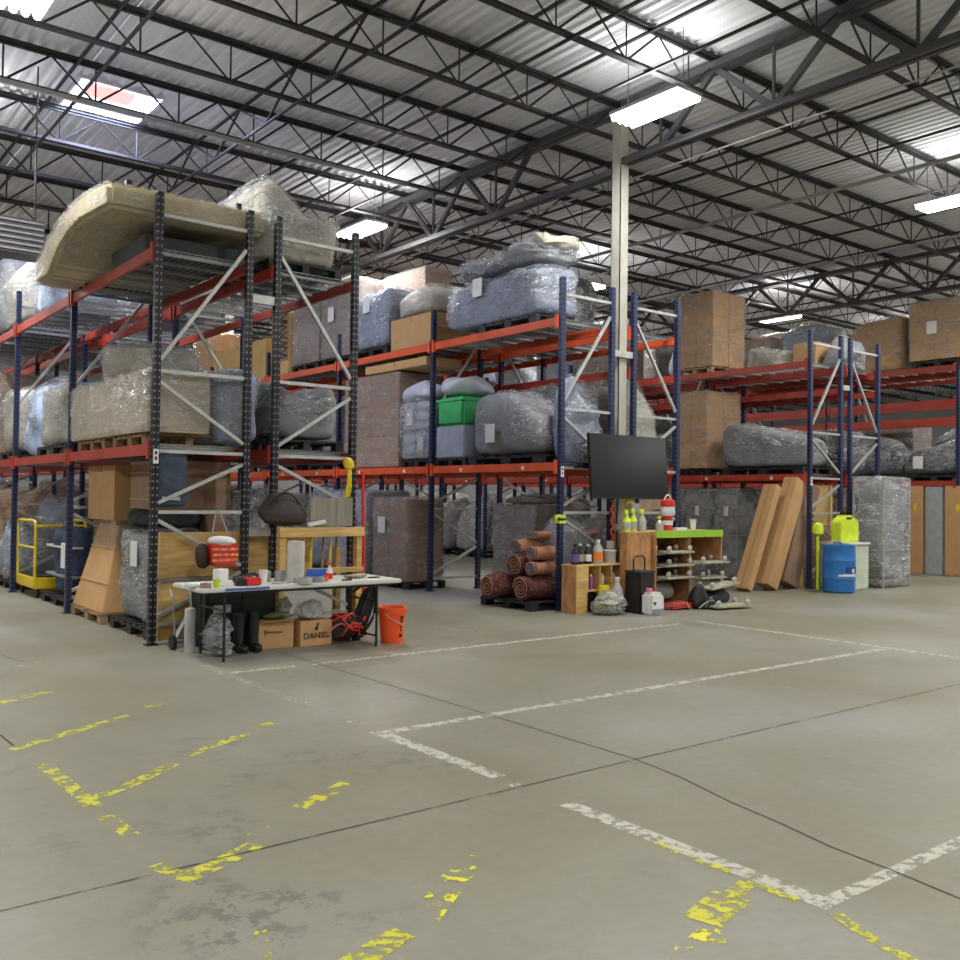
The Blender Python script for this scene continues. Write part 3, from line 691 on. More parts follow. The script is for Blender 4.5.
# --- row 2, top level (aisle face at X 9.6)
t = bundle('huge grey-blue wrapped sofa on the top level left of the grey column', 9.57, 10.6, 10.85, 13.25, ZTOP+.14, 5.45, m_blue_f, m_filmb, 31, lambda u, v: .9+.1*u, .05, 6, cuts=22, crk=.018, lbl=(.25, .62))
link('seat_cushions', lump_mesh('seat_cushions', .95, 2.3, .3, amp=.05, seed=33, rnd=3.5, crinkle=.02), m_grey_f, t, (.05, .0, .86))
link('stretch_wrap', lump_mesh('stretch_wrap', 1.0, 2.4, .36, amp=.05, seed=33, rnd=3.5, crinkle=.03, cuts=24), m_filmb, t, (.05, .0, .85))
link('foam_roll', lump_mesh('foam_roll', .7, 1.1, .3, amp=.07, seed=34, rnd=3, crinkle=.02), m_cream_f, t, (.05, -.7, 1.04))
pallet('b', 9.6, 10.9, ZTOP, 'black pallet under the huge grey-blue sofa', 1, 1.2)
t = bundle('yellowish wrapped cushions lying on a brown carton on the second row top level', 9.62, 10.5, 13.75, 15.0, 5.0, 5.55, m_cream_f, m_filmh, 35, mound, .06, 4)
t = thing('brown_carton', 'brown carton under the yellowish cushions on the second row top level', 'carton', (9.62, 13.72, ZTOP+.02)); carton(t, 0, .9, 0, 1.35, 0, .58, m_card, name='carton_body')
bundle('narrow blue wrapped panel leaning beside a brown carton on the top level', 9.55, 10.3, 15.1, 16.3, ZTOP+.15, 5.7, m_blue_f, m_filmb, 36, lambda u, v: 1-.15*(v+1)/2, .03, 7, lbl=(.1, .85))
pallet('b', 9.56, 15.1, ZTOP, 'black pallet under the narrow blue panel')
wrapped_cartons('tall brown carton tower in film on the second row top level', 10.35, 10.95, 15.0, 16.5, ZTOP+.02, 6.15, 1, 1, 2, m_cardd, 37)
wrapped_cartons('tall pinkish carton load in film behind the right post of the table rack', 9.62, 10.5, 16.45, 17.8, ZTOP+.15, 6.1, 1, 2, 1, m_cardg, 38, lbl=(.2, .9))
pallet('b', 9.6, 16.5, ZTOP, 'black pallet under the tall pinkish carton load')
wrapped_cartons('grey-brown wrapped carton load left of the tall pinkish load', 9.62, 10.6, 17.9, 19.1, ZTOP+.15, 5.9, 1, 1, 1, m_cardg, 39)
pallet('b', 9.6, 17.9, ZTOP, 'black pallet under the grey-brown load on the second row')
t = thing('lettered_carton', 'tall yellow-edged carton with bold black letters up its side', 'carton', (9.62, 19.3, ZTOP+.02))
carton(t, 0, .9, 0, .9, 0, 1.45, m_cardy, name='carton_body')
MB().box(-.003, 0, .02, .5, .3, 1.4).obj('brown_side', m_cardd, t)
mb = MB()
for i, g in enumerate(([(0, 0), (1, .5), (0, 1), (1, .9)], [(0, 0), (1, .2), (.1, .55), (1, 1)], [(0, .1), (1, .5), (0, .9)], [(1, 0), (0, .4), (1, .6), (0, 1)], [(0, 0), (1, .45), (0, .8), (1, 1)])):
    for (a_, b_), (c_, d_) in zip(g, g[1:]): mb.bar((-.006, .08+a_*.36, 1.36-.2*i-b_*.18), (-.006, .08+c_*.36, 1.36-.2*i-d_*.18), .035, .004, (1, 0, 0))
mb.obj('printed_letters', m_ink, t)
t = thing('long_carton', 'long yellow cardboard box on the second row, seen between the black posts', 'carton', (9.62, 20.5, ZTOP+.02)); carton(t, 0, .95, 0, 3.2, 0, .95, m_cardy, name='carton_body'); 
# --- row 2, middle level
t = wrapped_cartons('stack of brown cartons on the middle level, right of the table rack', 9.62, 10.6, 14.75, 16.75, ZM+.02, 4.0, 1, 2, 3, m_cardd, 41)
t = thing('flat_carton', 'long flat brown carton lying across the brown carton stack', 'carton', (9.6, 13.85, 4.03)); carton(t, 0, .8, 0, 2.1, 0, .16, m_card, name='carton_body')
m_crate = mat('grey crate plastic', (.42, .46, .55), .5); m_bag = mat('pale bag plastic', (.55, .58, .68), .35, bump=.4, bscale=9)
t = thing('crate_load', 'film-wrapped grey plastic crates with bags on top, left of the blue post', 'crate load', (9.62, 13.74, ZM+.14))
for k in range(2):
    for j in range(2): MB().box(0, .8, .0+j*.44, .43+j*.44, .01+k*.52, .52+k*.52).obj('crate', m_crate, t, bevel=.02)
for j in range(2):
    for q in range(5): MB().box(-.02, .0, .04+j*.44, .40+j*.44, .08+q*.2, .12+q*.2).obj('crate_rib', m_grey, t)
MB().box(-.035, -.025, .5, .7, .62, .90).obj('paper_label', m_white, t); MB().box(-.035, -.025, .15, .32, .15, .4).obj('paper_label', m_white, t)
link('bag', lump_mesh('bag', .9, 1.1, .34, amp=.06, seed=43, rnd=2.6), m_bag, t, (.4, .5, 1.06))
link('stretch_wrap', lump_mesh('stretch_wrap', .88, .94, 1.06, amp=.02, seed=45, rnd=12, crinkle=.008, infl=.02), m_filmh, t, (.4, .44, 0))
pallet('b', 9.62, 13.72, ZM, 'black pallet under the grey crates', 1, .78)
t = thing('green_bin_load', 'green plastic bin on pale crates right of the blue post, bag on top', 'bin load', (9.62, 12.72, ZM+.14))
MB().box(0, .8, 0, .82, 0, .55).obj('crate', m_crate, t, bevel=.02); MB().box(.0, .75, .05, .78, .56, 1.05).obj('green_bin', mat('green bin', (.05, .45, .15), .45), t, bevel=.04)
MB().box(-.02, .77, .03, .80, .98, 1.02).obj('bin_rim', mat('green bin', (.05, .45, .15), .45), t)
link('bag', lump_mesh('bag', .85, .9, .34, amp=.06, seed=44, rnd=2.4), m_bag, t, (.4, .4, 1.08))
pallet('b', 9.62, 12.66, ZM, 'black pallet under the green bin', 1, .78)
bundle('grey wrapped heap with a paper label on the middle level beside the crates', 9.55, 10.5, 10.82, 12.55, ZM+.15, 3.42, m_grey_f, m_filmh, 46, lambda u, v: .62+.38*max(0, 1-(v-.35)**2), .07, 3.5, lbl=(.2, .35))
pallet('b', 9.58, 10.7, ZM, 'black pallet under the grey heap with a paper label', 1, 1.55)
bundle('pale lavender wrapped chair at the end of the second row, above the rugs', 9.8, 10.55, 10.37, 10.80, ZM+.02, 3.6, m_blue_f, m_filmb, 47, peak, .06, 4)
bundle('white and grey crumpled bundle just behind the grey column', 11.3, 12.0, 10.5, 12.5, ZM+.02, 3.9, m_cream_f, m_filmh, 48, mound, .08, 4)
bundle('grey crumpled bundle on the rack behind the column, top of the heap', 10.75, 11.15, 11.0, 13.0, ZM+.02, 3.6, m_grey_f, m_filmh, 49, None, .08, 4)
# --- row 2, floor
wrapped_cartons('brown cartons wrapped on a pallet at floor level left of the open bay', 9.35, 10.15, 14.05, 15.15, PZ, 1.62, 1, 2, 3, m_cardd, 51, lbl=(.2, 1.0))
pallet('b', 9.35, 14.0, 0, 'black pallet under the brown floor cartons beside the open bay', .85, 1.0)
wrapped_cartons('lavender tinted wrapped cartons on the floor right of the folding table', 9.3, 10.3, 15.35, 16.6, PZ, 1.75, 1, 2, 1, mat('lavender carton', (.42, .38, .46), .7), 52, m_filmb, lbl=(-.2, 1.0))
pallet('b', 9.3, 15.3, 0, 'black pallet under the lavender floor cartons', 1, 1.1)
wrapped_cartons('grey-brown wrapped carton standing behind the rolled rugs', 10.0, 10.9, 11.3, 12.35, PZ, 1.55, 1, 2, 1, m_cardg, 53)
pallet('w', 10.0, 11.25, 0, 'wooden pallet under the grey-brown carton behind the rugs', .9, .95)
bundle('brown crumpled paper heap on the carton behind the rugs', 10.0, 10.8, 11.3, 12.2, 1.57, 1.72, m_cardg, m_filmh, 54, mound, .04, 3)
bundle('grey film-covered furniture behind the end frame braces, above the bottles', 9.75, 10.55, 10.42, 11.1, .02, 1.42, m_grey_f, m_filmh, 55, mound, .05, 4)
# --- row 3
t = wrapped_cartons('tall clean carton stack in shiny film on the top level right of the column', 16.1, 17.2, 12.62, 13.5, ZTOP+.15, 6.12, 2, 2, 3, m_card, 61)
pallet('w', 16.1, 12.65, ZTOP, 'wooden pallet under the tall clean carton stack', 1.1, .8)
wrapped_cartons('carton stack in film on the middle level right of the television', 16.05, 17.2, 12.72, 13.56, ZM+.15, 4.0, 2, 2, 3, m_card, 62)
pallet('b', 16.1, 12.7, ZM, 'black pallet under the carton stack right of the television', 1.1, .72)
bundle('shiny grey wrapped bundle on the middle level left of the third row end post', 16.1, 17.1, 10.42, 12.5, ZM+.14, 3.35, m_grey_f, m_filmh, 63, wedge2, .05, 4)
pallet('b', 16.1, 10.45, ZM, 'black pallet under the shiny grey bundle by the third row end post', 1, 1.6)
bundle('silver wrapped bundle low on the top beams left of the third row end post', 17.55, 18.5, 11.8, 12.9, ZTOP+.02, 5.15, m_cream_f, m_filmh, 64, wedge2, .06, 3.5)
t = thing('small_carton', 'small tan carton beside the silver bundle on the top beams', 'carton', (17.55, 11.1, ZTOP+.02)); carton(t, 0, .8, 0, .55, 0, .62, m_card, name='carton_body')
bundle('crumpled silver bundle on the top beams behind the third row end frame', 17.55, 18.5, 10.4, 11.0, ZTOP+.02, 5.1, m_grey_f, m_filmh, 65, mound, .07, 3.5)
for j, (ya, yb_, lab) in enumerate([(12.0, 12.7, 'grey wrapped wire crate on the floor left of the leaning cartons'), (12.75, 13.45, 'grey wrapped wire crate further left behind the green-topped shelf')]):
    t = thing('wire_crate', lab, 'crate', (16.15, ya, .0))
    mb = MB(); W_, Dd, H = .95, yb_-ya, 1.9
    for x in (0, W_):
        for y in (0, Dd): mb.bar((x, y, 0), (x, y, H), .03, .03)
    for z in (.06, .5, .95, 1.4, H-.02):
        mb.bar((0, 0, z), (0, Dd, z), .02, .02).bar((W_, 0, z), (W_, Dd, z), .02, .02).bar((0, 0, z), (W_, 0, z), .02, .02).bar((0, Dd, z), (W_, Dd, z), .02, .02)
    for y in (.23, .46): mb.bar((0, y, 0), (0, y, H), .012, .012)
    mb.obj('frame', m_galv, t)
    link('contents', lump_mesh('contents', W_*.9, Dd*.88, H*.97, amp=.03, seed=66+j, rnd=9), mat('pale crate contents', (.36, .37, .37), .8, 0, .5, 5), t, (W_/2, Dd/2, .04))
    shell(t, 0, W_, 0, Dd, 0, H, m_film, 68+j)
    MB().box(-.04, -.035, .2, .3, 1.35, 1.55).obj('paper_label', m_white, t)
# leaning cartons
def leaning(name, label, x, y, wy, th, L_, ang, m_):
    t = thing(name, label, 'carton', (x, y, 0)); t.rotation_euler = (0, R(ang), 0)
    z0 = th*sin(R(ang))
    t.location.z = .003+ 0
    o = MB().box(0, th, 0, wy, 0, L_).obj('carton_body', m_, t, (-0*th, 0, th*sin(R(ang))/cos(R(ang))*0), bevel=.008)
    t.location.z = th*sin(R(ang))+.002
    MB().box(-.002, 0, wy*.44, wy*.56, .02, L_-.02).obj('packing_tape', m_tape, t)
    return t
leaning('leaning_carton', 'long flat carton leaning furthest left against the third row end frame', 14.45, 10.50, .30, .16, 2.12, 25, m_card)
leaning('leaning_carton', 'long flat carton leaning second from left by the third row end frame', 14.9, 10.38, .30, .34, 2.2, 25, m_card)
leaning('leaning_carton', 'deep brown carton leaning closest to the blue post of the third row', 15.46, 10.42, .30, .50, 2.05, 21, m_cardd)
t = thing('cardboard_sheet', 'tall yellow cardboard sheet standing behind the blue drum', 'cardboard', (16.2, 10.55, 0)); MB().box(0, 1.1, 0, .05, 0, 2.0).obj('sheet_body', m_cardy, t); MB().box(.1, .95, -.03, -.002, 0, 1.2).obj('brown_panel', m_cardd, t)
t = thing('wrapped_wire_cage', 'tall grey wrapped cage of furniture right of the yellow jug', 'cage', (17.45, 9.56, 0))
mb = MB(); W_, Dd, H = 1.0, .62, 2.15
for x in (0, W_):
    for y in (0, Dd): mb.bar((x, y, 0), (x, y, H), .035, .035)
for z in (.15, .75, 1.3, H): mb.bar((0, 0, z), (0, Dd, z), .025, .025).bar((0, 0, z), (W_, 0, z), .025, .025)
mb.obj('frame', m_galv, t); link('contents', lump_mesh('contents', W_*.9, Dd*.9, H*.9, amp=.04, seed=71, rnd=7), m_grey_f, t, (W_/2, Dd/2, .15))
shell(t, 0, W_, 0, Dd, .02, H, m_filmh, 72)
# --- row 4
bundle('tilted brown wrapped panel on the top level of the far right row', 22.2, 23.0, 11.75, 13.0, 4.93, 6.35, m_card, m_film, 81, lambda u, v: 1-.1*(v+1)/2, .03, 9)
bundle('crumpled white wrap between the brown panel and the big right-hand cartons', 22.6, 23.1, 11.5, 11.9, 4.93, 6.3, m_cream_f, m_filmh, 82, None, .07, 4)
wrapped_cartons('big carton block with a white label at the right edge of the photo', 22.0, 23.1, 10.2, 11.42, 5.06, 6.45, 1, 2, 3, m_card, 83, lbl=(.05, .75))
pallet('b', 22.05, 10.2, 4.91, 'black pallet under the big right-edge carton block')
bundle('long black and silver wrapped sofa on the middle level at right edge', 22.1, 23.1, 10.25, 11.6, ZM+.14, 3.2, m_dark_f, m_filmh, 84, wedge, .05, 4, lbl=(.3, .3))
bundle('dark wrapped furniture left of the long black and silver sofa', 22.1, 23.1, 11.7, 13.4, ZM+.14, 3.3, m_dark_f, m_filmh, 85, mound, .06, 4)
pallet('b', 22.1, 10.3, ZM, 'black pallet under the long black and silver sofa')
for y0, y1, h, m_, lab in [(11.1, 11.5, 2.08, m_card, 'tall narrow brown carton standing third from the right edge'), (10.64, 11.04, 2.06, mat('grey panel metal', (.42, .44, .46), .5, .2), 'tall grey panel standing between two brown cartons at right'), (10.1, 10.58, 2.08, m_card, 'tall narrow brown carton at the right edge of the photo')]:
    t = thing('tall_carton' if m_ is m_card else 'grey_board', lab, 'carton' if m_ is m_card else 'board', (22.05, y0, 0))
    MB().box(0, .3, 0, y1-y0, 0, h).obj('body', m_, t, bevel=.008)
    if m_ is m_card: MB().box(-.003, 0, .15, .22, h*.72, h*.80).obj('sticker', m_yel, t)
# --- filler loads standing deeper in the rows, seen through the bays
rowname = {0: 'nearest rack', 1: 'rack behind nearest', 2: 'second aisle rack', 3: 'rack behind second', 4: 'third aisle rack', 5: 'rack behind third', 6: 'far right rack', 7: 'hindmost rack'}
lvname = ['floor', 'middle', 'top']; posn = ['first', 'second']
rd = random.Random(7); protos = []
fill_m = [m_grey_f, m_blue_f, m_cream_f, m_dark_f, m_card, m_cardd, m_cardg]
adj = ['grey', 'blue-grey', 'cream', 'dark', 'tan carton', 'brown carton', 'grey-brown carton']
meshes = {}
def fmesh(kind, v):
    if (kind, v) not in meshes:
        if kind < 4:
            meshes[(kind, v)] = (lump_mesh('furniture_body', .95, 1.35, 1.0, cuts=8, rnd=6, amp=.04, seed=200+v, prof=[mound, wedge, sofa, None][v]),
                                 lump_mesh('stretch_wrap', 1.0, 1.4, 1.03, cuts=16, rnd=4.5, amp=.06, seed=200+v, prof=[mound, wedge, sofa, None][v], crinkle=.018))
        else:
            mb = MB()
            for i in range(2):
                for k in range(3): mb.box(-.48, .48, -.66+i*.665, -.004+i*.665, k*.335, k*.335+.331)
            meshes[(kind, v)] = (mb.mesh('carton_body', bevel=.005), lump_mesh('stretch_wrap', 1.0, 1.36, 1.02, cuts=12, rnd=18, amp=.01, seed=220+v, infl=.01, crinkle=.006))
        meshes[(kind, v)][1].materials.append(m_filmh if kind < 4 else m_film)
    a, b = meshes[(kind, v)]
    k2 = (kind, v, 'm')
    if k2 not in meshes:
        c = a.copy(); c.materials.append(fill_m[kind]); meshes[k2] = c
    return meshes[k2], b
FK = {}
def filler(ri, lv, k, sl):
    rd = random.Random(ri*1000+lv*100+k*10+sl)
    rd.random(); kind = rd.choice([0, 0, 1, 2, 3, 4, 5, 6, 6]); v = rd.randrange(4)
    if lv == 0 and rd.random() < .5: kind = rd.choice([4, 5, 6])
    if ri in (4, 5) and lv == 0: kind = rd.choice([0, 2])
    X = XR[ri][0]; zb = (0, ZM, 4.9 if ri > 5 else ZTOP)[lv]
    y = PY[k]+.85+sl*1.62+rd.uniform(-.06, .06)
    a, b = fmesh(kind, v)
    lab = '%s load, %s level, %s, %s bay, %s place' % (adj[kind], lvname[lv], rowname[ri], ords[k], posn[sl])
    t = thing('wrapped_load', lab, 'wrapped load', (X+.55, y, zb+PZ), 0, 'wrapped loads deeper in the racks')
    FK[t.name] = (ri, lv, k, sl)
    hs = (rd.uniform(1.35, 1.75), rd.uniform(.95, 1.5), rd.uniform(1.0, 1.6))[lv]
    o = link('load_body', a, None, t); o.scale = (1, 1, hs); o = link('stretch_wrap', b, None, t); o.scale = (1, 1, hs)
    pallet('b' if rd.random() < .7 else 'w', X+.05, y-.6, zb+.001, 'pallet of %s load, %s level, %s, %s bay, %s' % (adj[kind].replace(' carton', ''), lvname[lv], rowname[ri], ords[k], posn[sl]), group='pallets deeper in the racks')
FILL = []
for lv in (0, 1, 2):
    for k in range(7):
        for sl in (0, 1):
            if k >= 2: FILL += [(0, lv, k, sl)]
            if k >= 1 and not (lv == 2 and k == 1): FILL += [(1, lv, k, sl)]
            if (lv == 0 and k >= 2) or (lv == 1 and k >= 2) or (lv == 2 and k >= 4): FILL += [(2, lv, k, sl)]
            if k >= 1 and (lv > 0 or k > 2): FILL += [(3, lv, k, sl)]
            if k >= 2 and k < kc[4]: FILL += [(4, lv, k, sl)]
            if k == 1 and sl == 1: FILL += [(4, lv, k, sl)]
            if k >= 1 and k < kc[5]: FILL += [(5, lv, k, sl)]
            if k >= 1 and k < kc[6]: FILL += [(6, lv, k, sl)]
            if k < kc[7] and lv < 3: FILL += [(7, lv, k, sl)]
bundle('dark grey wrapped furniture on the middle level seen through the third row end frame', 17.55, 18.5, 10.42, 13.0, ZM+.02, 3.25, m_dark_f, m_filmh, 86, wedge, .06, 4)
FILL += [(3, 2, 0, 1), (1, 0, 0, 1)]
# slots the photo shows nothing of
SKIP = {31, 40, 41, 50, 51, 60, 61, 130, 131, 140, 141, 150, 151, 160, 161, 230, 231, 240, 241, 250, 251, 260, 261, 1010, 1011, 1031, 1040, 1041, 1050, 1051, 1060, 1061, 1111, 1120, 1121, 1130, 1131, 1140, 1141, 1150, 1151, 1160, 1161, 1231, 1240, 1241, 1250, 1251, 1260, 1261, 2031, 2041, 2050, 2051, 2060, 2061, 2131, 2140, 2141, 2150, 2151, 2160, 2161, 2250, 2251, 2260, 3040, 3041, 3050, 3051, 3060, 3061, 3110, 3111, 3120, 3121, 3130, 3131, 3140, 3141, 3150, 3151, 3160, 3161, 3220, 3231, 3240, 3241, 3250, 3251, 3260, 3261, 4041, 4050, 4051, 4111, 4120, 4121, 4130, 4131, 4140, 4141, 4150, 4151, 4240, 4241, 5021, 5120, 5121, 5130, 5131, 5140, 5141, 5220, 5221, 5230, 5231, 5240, 5241, 6020, 6030, 6110, 6111, 6120, 6121, 6130, 6131, 6140, 6141, 6220, 6221, 6230, 6231, 6240, 6241, 7000, 7011, 7020, 7021, 7030, 7031, 7110, 7111, 7120, 7121, 7130, 7131, 7200, 7201, 7220, 7221, 7230, 7231}
for f in FILL:
    if f[0]*1000+f[1]*100+f[2]*10+f[3] in SKIP: continue
    filler(*f)
# ---------------------------------------------------------------- FOLDING TABLE AND WHAT IS AROUND IT
def rot_obj(mb, name, m_, parent, loc, rot, **k): return mb.obj(name, m_, parent, loc, rot, **k)
t = thing('folding_table', 'white folding table covered in tools, in front of the nearest rack', 'table', (3.5, 8.8, 0))
TW, TD, TZ = 2.32, .76, .74
MB().box(0, TW, 0, TD, TZ-.045, TZ).obj('tabletop', m_whitepl, t, bevel=.012)
MB().box(.1, TW-.1, .06, .1, TZ-.075, TZ-.046).box(.1, TW-.1, TD-.1, TD-.06, TZ-.075, TZ-.046).obj('frame_rail', m_blk, t)
for x in (.28, TW-.28):
    for y in (.08, TD-.08): MB().cyl((x, y, 0), (x, y, TZ-.05), .014, n=10).obj('leg', m_blk, t, smooth=True)
    for zz in (.12, .5): MB().cyl((x, .08, zz), (x, TD-.08, zz), .011, n=8).obj('leg_brace', m_blk, t)
MB().box(.25, .72, -.002, 0, TZ-.036, TZ-.010).obj('edge_label', mat('blue edge label', (.08, .16, .5), .5), t)
TT = TZ+.001
def simple(name, label, cat, mb, m_, loc, rot=(0, 0, 0), bevel=0, smooth=False, group=None):
    return tag(mb.obj(name, m_, None, loc, rot, bevel, smooth), label, cat, group)
def cup(name, label, x, y, z, r=.04, h=.12, m_=None, cat='cup'):
    t = thing(name, label, cat, (x, y, z))
    MB().lathe([(r*.72, 0), (r, h), (r*.94, h), (r*.68, .005)], n=18).obj('cup_body', m_ or m_white, t, smooth=True)
    MB().lathe([(r*.98, h-.006), (r*1.07, h-.006), (r*1.07, h+.006), (r*.98, h+.006)], n=18, cap=False).obj('rim', m_ or m_white, t)
    return t
simple('folded_cloth', 'small white folded cloth at the left end of the table', 'cloth', MB().box(0, .17, 0, .14, 0, .035), m_white, (3.47, 8.95, TT), (0, 0, .2), bevel=.012)
simple('white_box', 'upright white box at the left of the table beside the yellow pot', 'box', MB().box(0, .13, 0, .09, 0, .17), m_white, (3.72, 8.9, TT), (0, 0, .3), bevel=.006)
cup('yellow_pot', 'small yellow pot before the white upright box', 3.68, 8.84, TT, .04, .07, m_limep, 'pot')
simple('roll_of_tape', 'roll of brown tape lying by the yellow pot', 'tape', MB().lathe([(.03, 0), (.055, 0), (.055, .045), (.03, .045)], cap=False), m_cardd, (3.58, 8.87, TT), smooth=True)
t = thing('red_tool_case', 'small red and black tool case in the middle left of the table', 'tool case', (4.0, 8.84, TT))
MB().box(0, .15, 0, .1, 0, .08).obj('case_body', m_red, t, bevel=.01); MB().tube([(.03, .05, .08), (.04, .05, .12), (.11, .05, .12), (.12, .05, .08)], .009).obj('handle', m_blk, t)
t = thing('power_drill', 'black cordless drill lying behind the red tool case', 'drill', (3.95, 9.05, TT))
MB().cyl((0, 0, .05), (.2, .03, .06), .035, .028, n=14).obj('drill_body', m_blk, t, smooth=True); MB().bar((.04, .0, .05), (.0, -.12, .03), .045, .04).obj('grip', m_blk, t, bevel=.008)
MB().box(-.05, .05, -.19, -.11, .0, .06).obj('battery', m_blk, t, bevel=.006); MB().cyl((.2, .03, .06), (.27, .04, .062), .016, .01).obj('chuck', m_galv, t)
tag(link('work_gloves', lump_mesh('work_gloves', .26, .16, .07, amp=.02, seed=90, rnd=2.5), m_dk, None, (4.28, 9.25, TT)), 'pair of dark gloves left of the small glass jars', 'gloves')
for i, (x, y) in enumerate([(4.38, 9.2), (4.49, 9.16), (4.58, 9.22)]):
    j = thing('glass_jar', 'small clear jar, %s of the three jars behind the white mug' % ['leftmost', 'middle', 'rightmost'][i], 'jar', (x, y, TT), group='jars on the table')
    MB().lathe([(.04, 0), (.042, .07), (.036, .09)], n=16).obj('jar_body', mat('cloudy jar glass', (.45, .47, .42), .1, trans=.4), j, smooth=True)
    MB().lathe([(.04, .09), (.04, .11)], n=16).obj('lid', m_galv, j)
cup('white_mug', 'white paper cup standing near the middle of the table', 4.22, 8.95, TT, .045, .14)
simple('white_cylinder', 'tall grey-white cardboard tube standing on the table', 'tube', MB().lathe([(.088, 0), (.09, .02), (.09, .42), (.085, .43)], n=28), mat('ribbed duct', (.52, .50, .46), .5, bump=.3), (4.62, 9.02, TT), smooth=True)
simple('tape_roll', 'thick grey tape roll lying before the tall tube', 'tape', MB().lathe([(.045, 0), (.10, 0), (.10, .06), (.045, .06)], cap=False), m_galv, (4.62, 8.86, TT), smooth=True)
simple('tape_roll', 'smaller grey tape roll right of the thick roll', 'tape', MB().lathe([(.035, 0), (.075, 0), (.075, .05), (.035, .05)], cap=False), m_grey, (4.82, 8.9, TT), smooth=True)
simple('blue_box', 'blue and white carton of wipes behind the tape rolls', 'box', MB().box(0, .24, 0, .12, 0, .11), mat('blue carton', (.03, .12, .55), .5), (4.86, 9.12, TT), bevel=.004)
t = thing('spray_bottle', 'red and white spray bottle on the table near the tape rolls', 'bottle', (5.0, 8.98, TT))
MB().lathe([(.035, 0), (.037, .1), (.014, .15), (.014, .17)], n=16).obj('bottle_body', m_whitepl, t, smooth=True); MB().box(-.045, .02, -.012, .012, .165, .195).obj('trigger_head', m_red, t, bevel=.004); MB().lathe([(.0375, .02), (.0382, .08)], n=16, cap=False).obj('bottle_label', m_red, t)
cup('orange_cap_jar', 'small orange pot beside the spray bottle', 4.93, 8.93, TT, .03, .06, m_orange, 'pot')
tag(link('chain_heap', lump_mesh('chain_heap', .28, .18, .06, amp=.03, seed=91, rnd=2.2, cuts=14), mat('tangled straps', (.32, .30, .18), .6, var=.5, scale=30), None, (5.42, 9.15, TT)), 'small heap of yellowish straps on the right half of the table', 'straps')
simple('phone', 'small black phone at the right end of the table', 'phone', MB().box(0, .14, 0, .07, 0, .012), m_blk, (5.55, 9.0, TT), (0, 0, .3), bevel=.003)
simple('marker_pen', 'black marker pen lying between the tape roll and the straps', 'pen', MB().cyl((0, 0, .008), (.13, .02, .008), .008, n=8), m_ink, (5.1, 8.88, TT))
simple('scissors', 'pair of scissors with dark handles by the table centre', 'scissors', MB().bar((0, 0, .01), (.12, .03, .01), .012, .006).bar((0, .03, .01), (.12, 0, .01), .012, .006).tube(bez((0, 0, .01), (-.06, -.05, .01), (-.07, .02, .01)), .006), m_grey, (4.36, 8.86, TT))
# sawhorse / wooden tool frame behind the table
t = thing('tool_rack', 'light wooden frame holding yellow-handled tools behind the table', 'tool rack', (4.88, 9.93, 0))
for x in (0, 1.02): MB().box(x, x+.07, 0, .09, 0, 1.28).obj('upright', m_ply, t); MB().box(x, x+.07, .5, .58, 0, 1.0).obj('upright', m_ply, t)
MB().box(-.02, 1.1, -.04, 0, 1.17, 1.28).obj('top_rail', m_ply, t); MB().box(-.02, 1.1, .02, .55, .55, .58).obj('shelf_board', m_ply, t); MB().box(-.02, 1.1, -.03, -.001, .74, .80).obj('lower_rail', m_ply, t)
for i, (x, h, m_) in enumerate([(.12, 1.15, m_yel), (.36, 1.1, m_yel), (.46, 1.2, m_yel), (.62, 1.12, m_wood), (.72, 1.34, m_yel), (.80, 1.1, m_wood)]):
    lab = ['yellow-handled tool at the left of the wooden tool frame', 'yellow-handled tool behind the tall tube', 'curved yellow-handled tool in the tool frame', 'wood-handled tool in the middle of the frame', 'longest yellow-handled tool in the frame', 'wood-handled tool at the right of the frame'][i]
    q = thing('long_handled_tool', lab, 'tool', (4.9+x, 10.12, .585), group='tools in the wooden frame')
    MB().tube([(0, 0, 0), (.02, .0, h*.3), (.05, .03, h*.62)], .016).obj('handle', m_, q, smooth=True); MB().box(-.05, .06, -.015, .015, 0, .06).obj('tool_head', m_blk, q)
t = simple('corrugated_panel', 'grey corrugated cardboard panel propped above the wooden tool frame', 'panel', MB().box(0, .57, 0, .03, 0, .34), mat('grey card', (.27, .25, .20), .8, 0, .25, 5, stretch=(6, 1, .2)), (5.28, 9.96, 1.29))
t = thing('duffel_bag', 'dark brown and black bag slumped left of the grey panel', 'bag', (5.0, 10.15, 1.29))
link('bag_body', lump_mesh('bag_body', .58, .36, .36, amp=.05, seed=92, rnd=2.4, prof=mound), mat('brown canvas', (.05, .042, .035), .8, bump=.4), t); MB().tube(bez((-.2, -.1, .25), (0, -.18, .55), (.22, -.1, .2)), .012).obj('strap', m_blk, t)
simple('white_bracket', 'short white bracket lying on the tool frame under the bag', 'bracket', MB().bar((0, 0, .02), (.22, 0, .06), .06, .04), m_whitepl, (5.22, 9.9, 1.29))
# yellow hook and straps hanging on the right post
t = thing('hanging_strap_bundle', 'yellow strap bundle hanging high on the black post right of the table', 'strap', (5.94, 10.22, 1.62))
link('knot', lump_mesh('knot', .14, .1, .16, amp=.03, seed=93, rnd=2.3), m_yel, t, (0, 0, .36)); MB().tube([(0, 0, .4), (-.01, -.01, .2), (-.05, 0, 0)], .022).tube([(.02, 0, .4), (.03, .01, .15), (0, 0, .02)], .018).obj('strap_end', m_yel, t, smooth=True)
simple('red_pole', 'thin red pole standing against the right black post', 'pole', MB().cyl((0, 0, 0), (-.02, .05, 1.95), .02, n=10), m_red, (6.12, 10.1, 0), smooth=True)
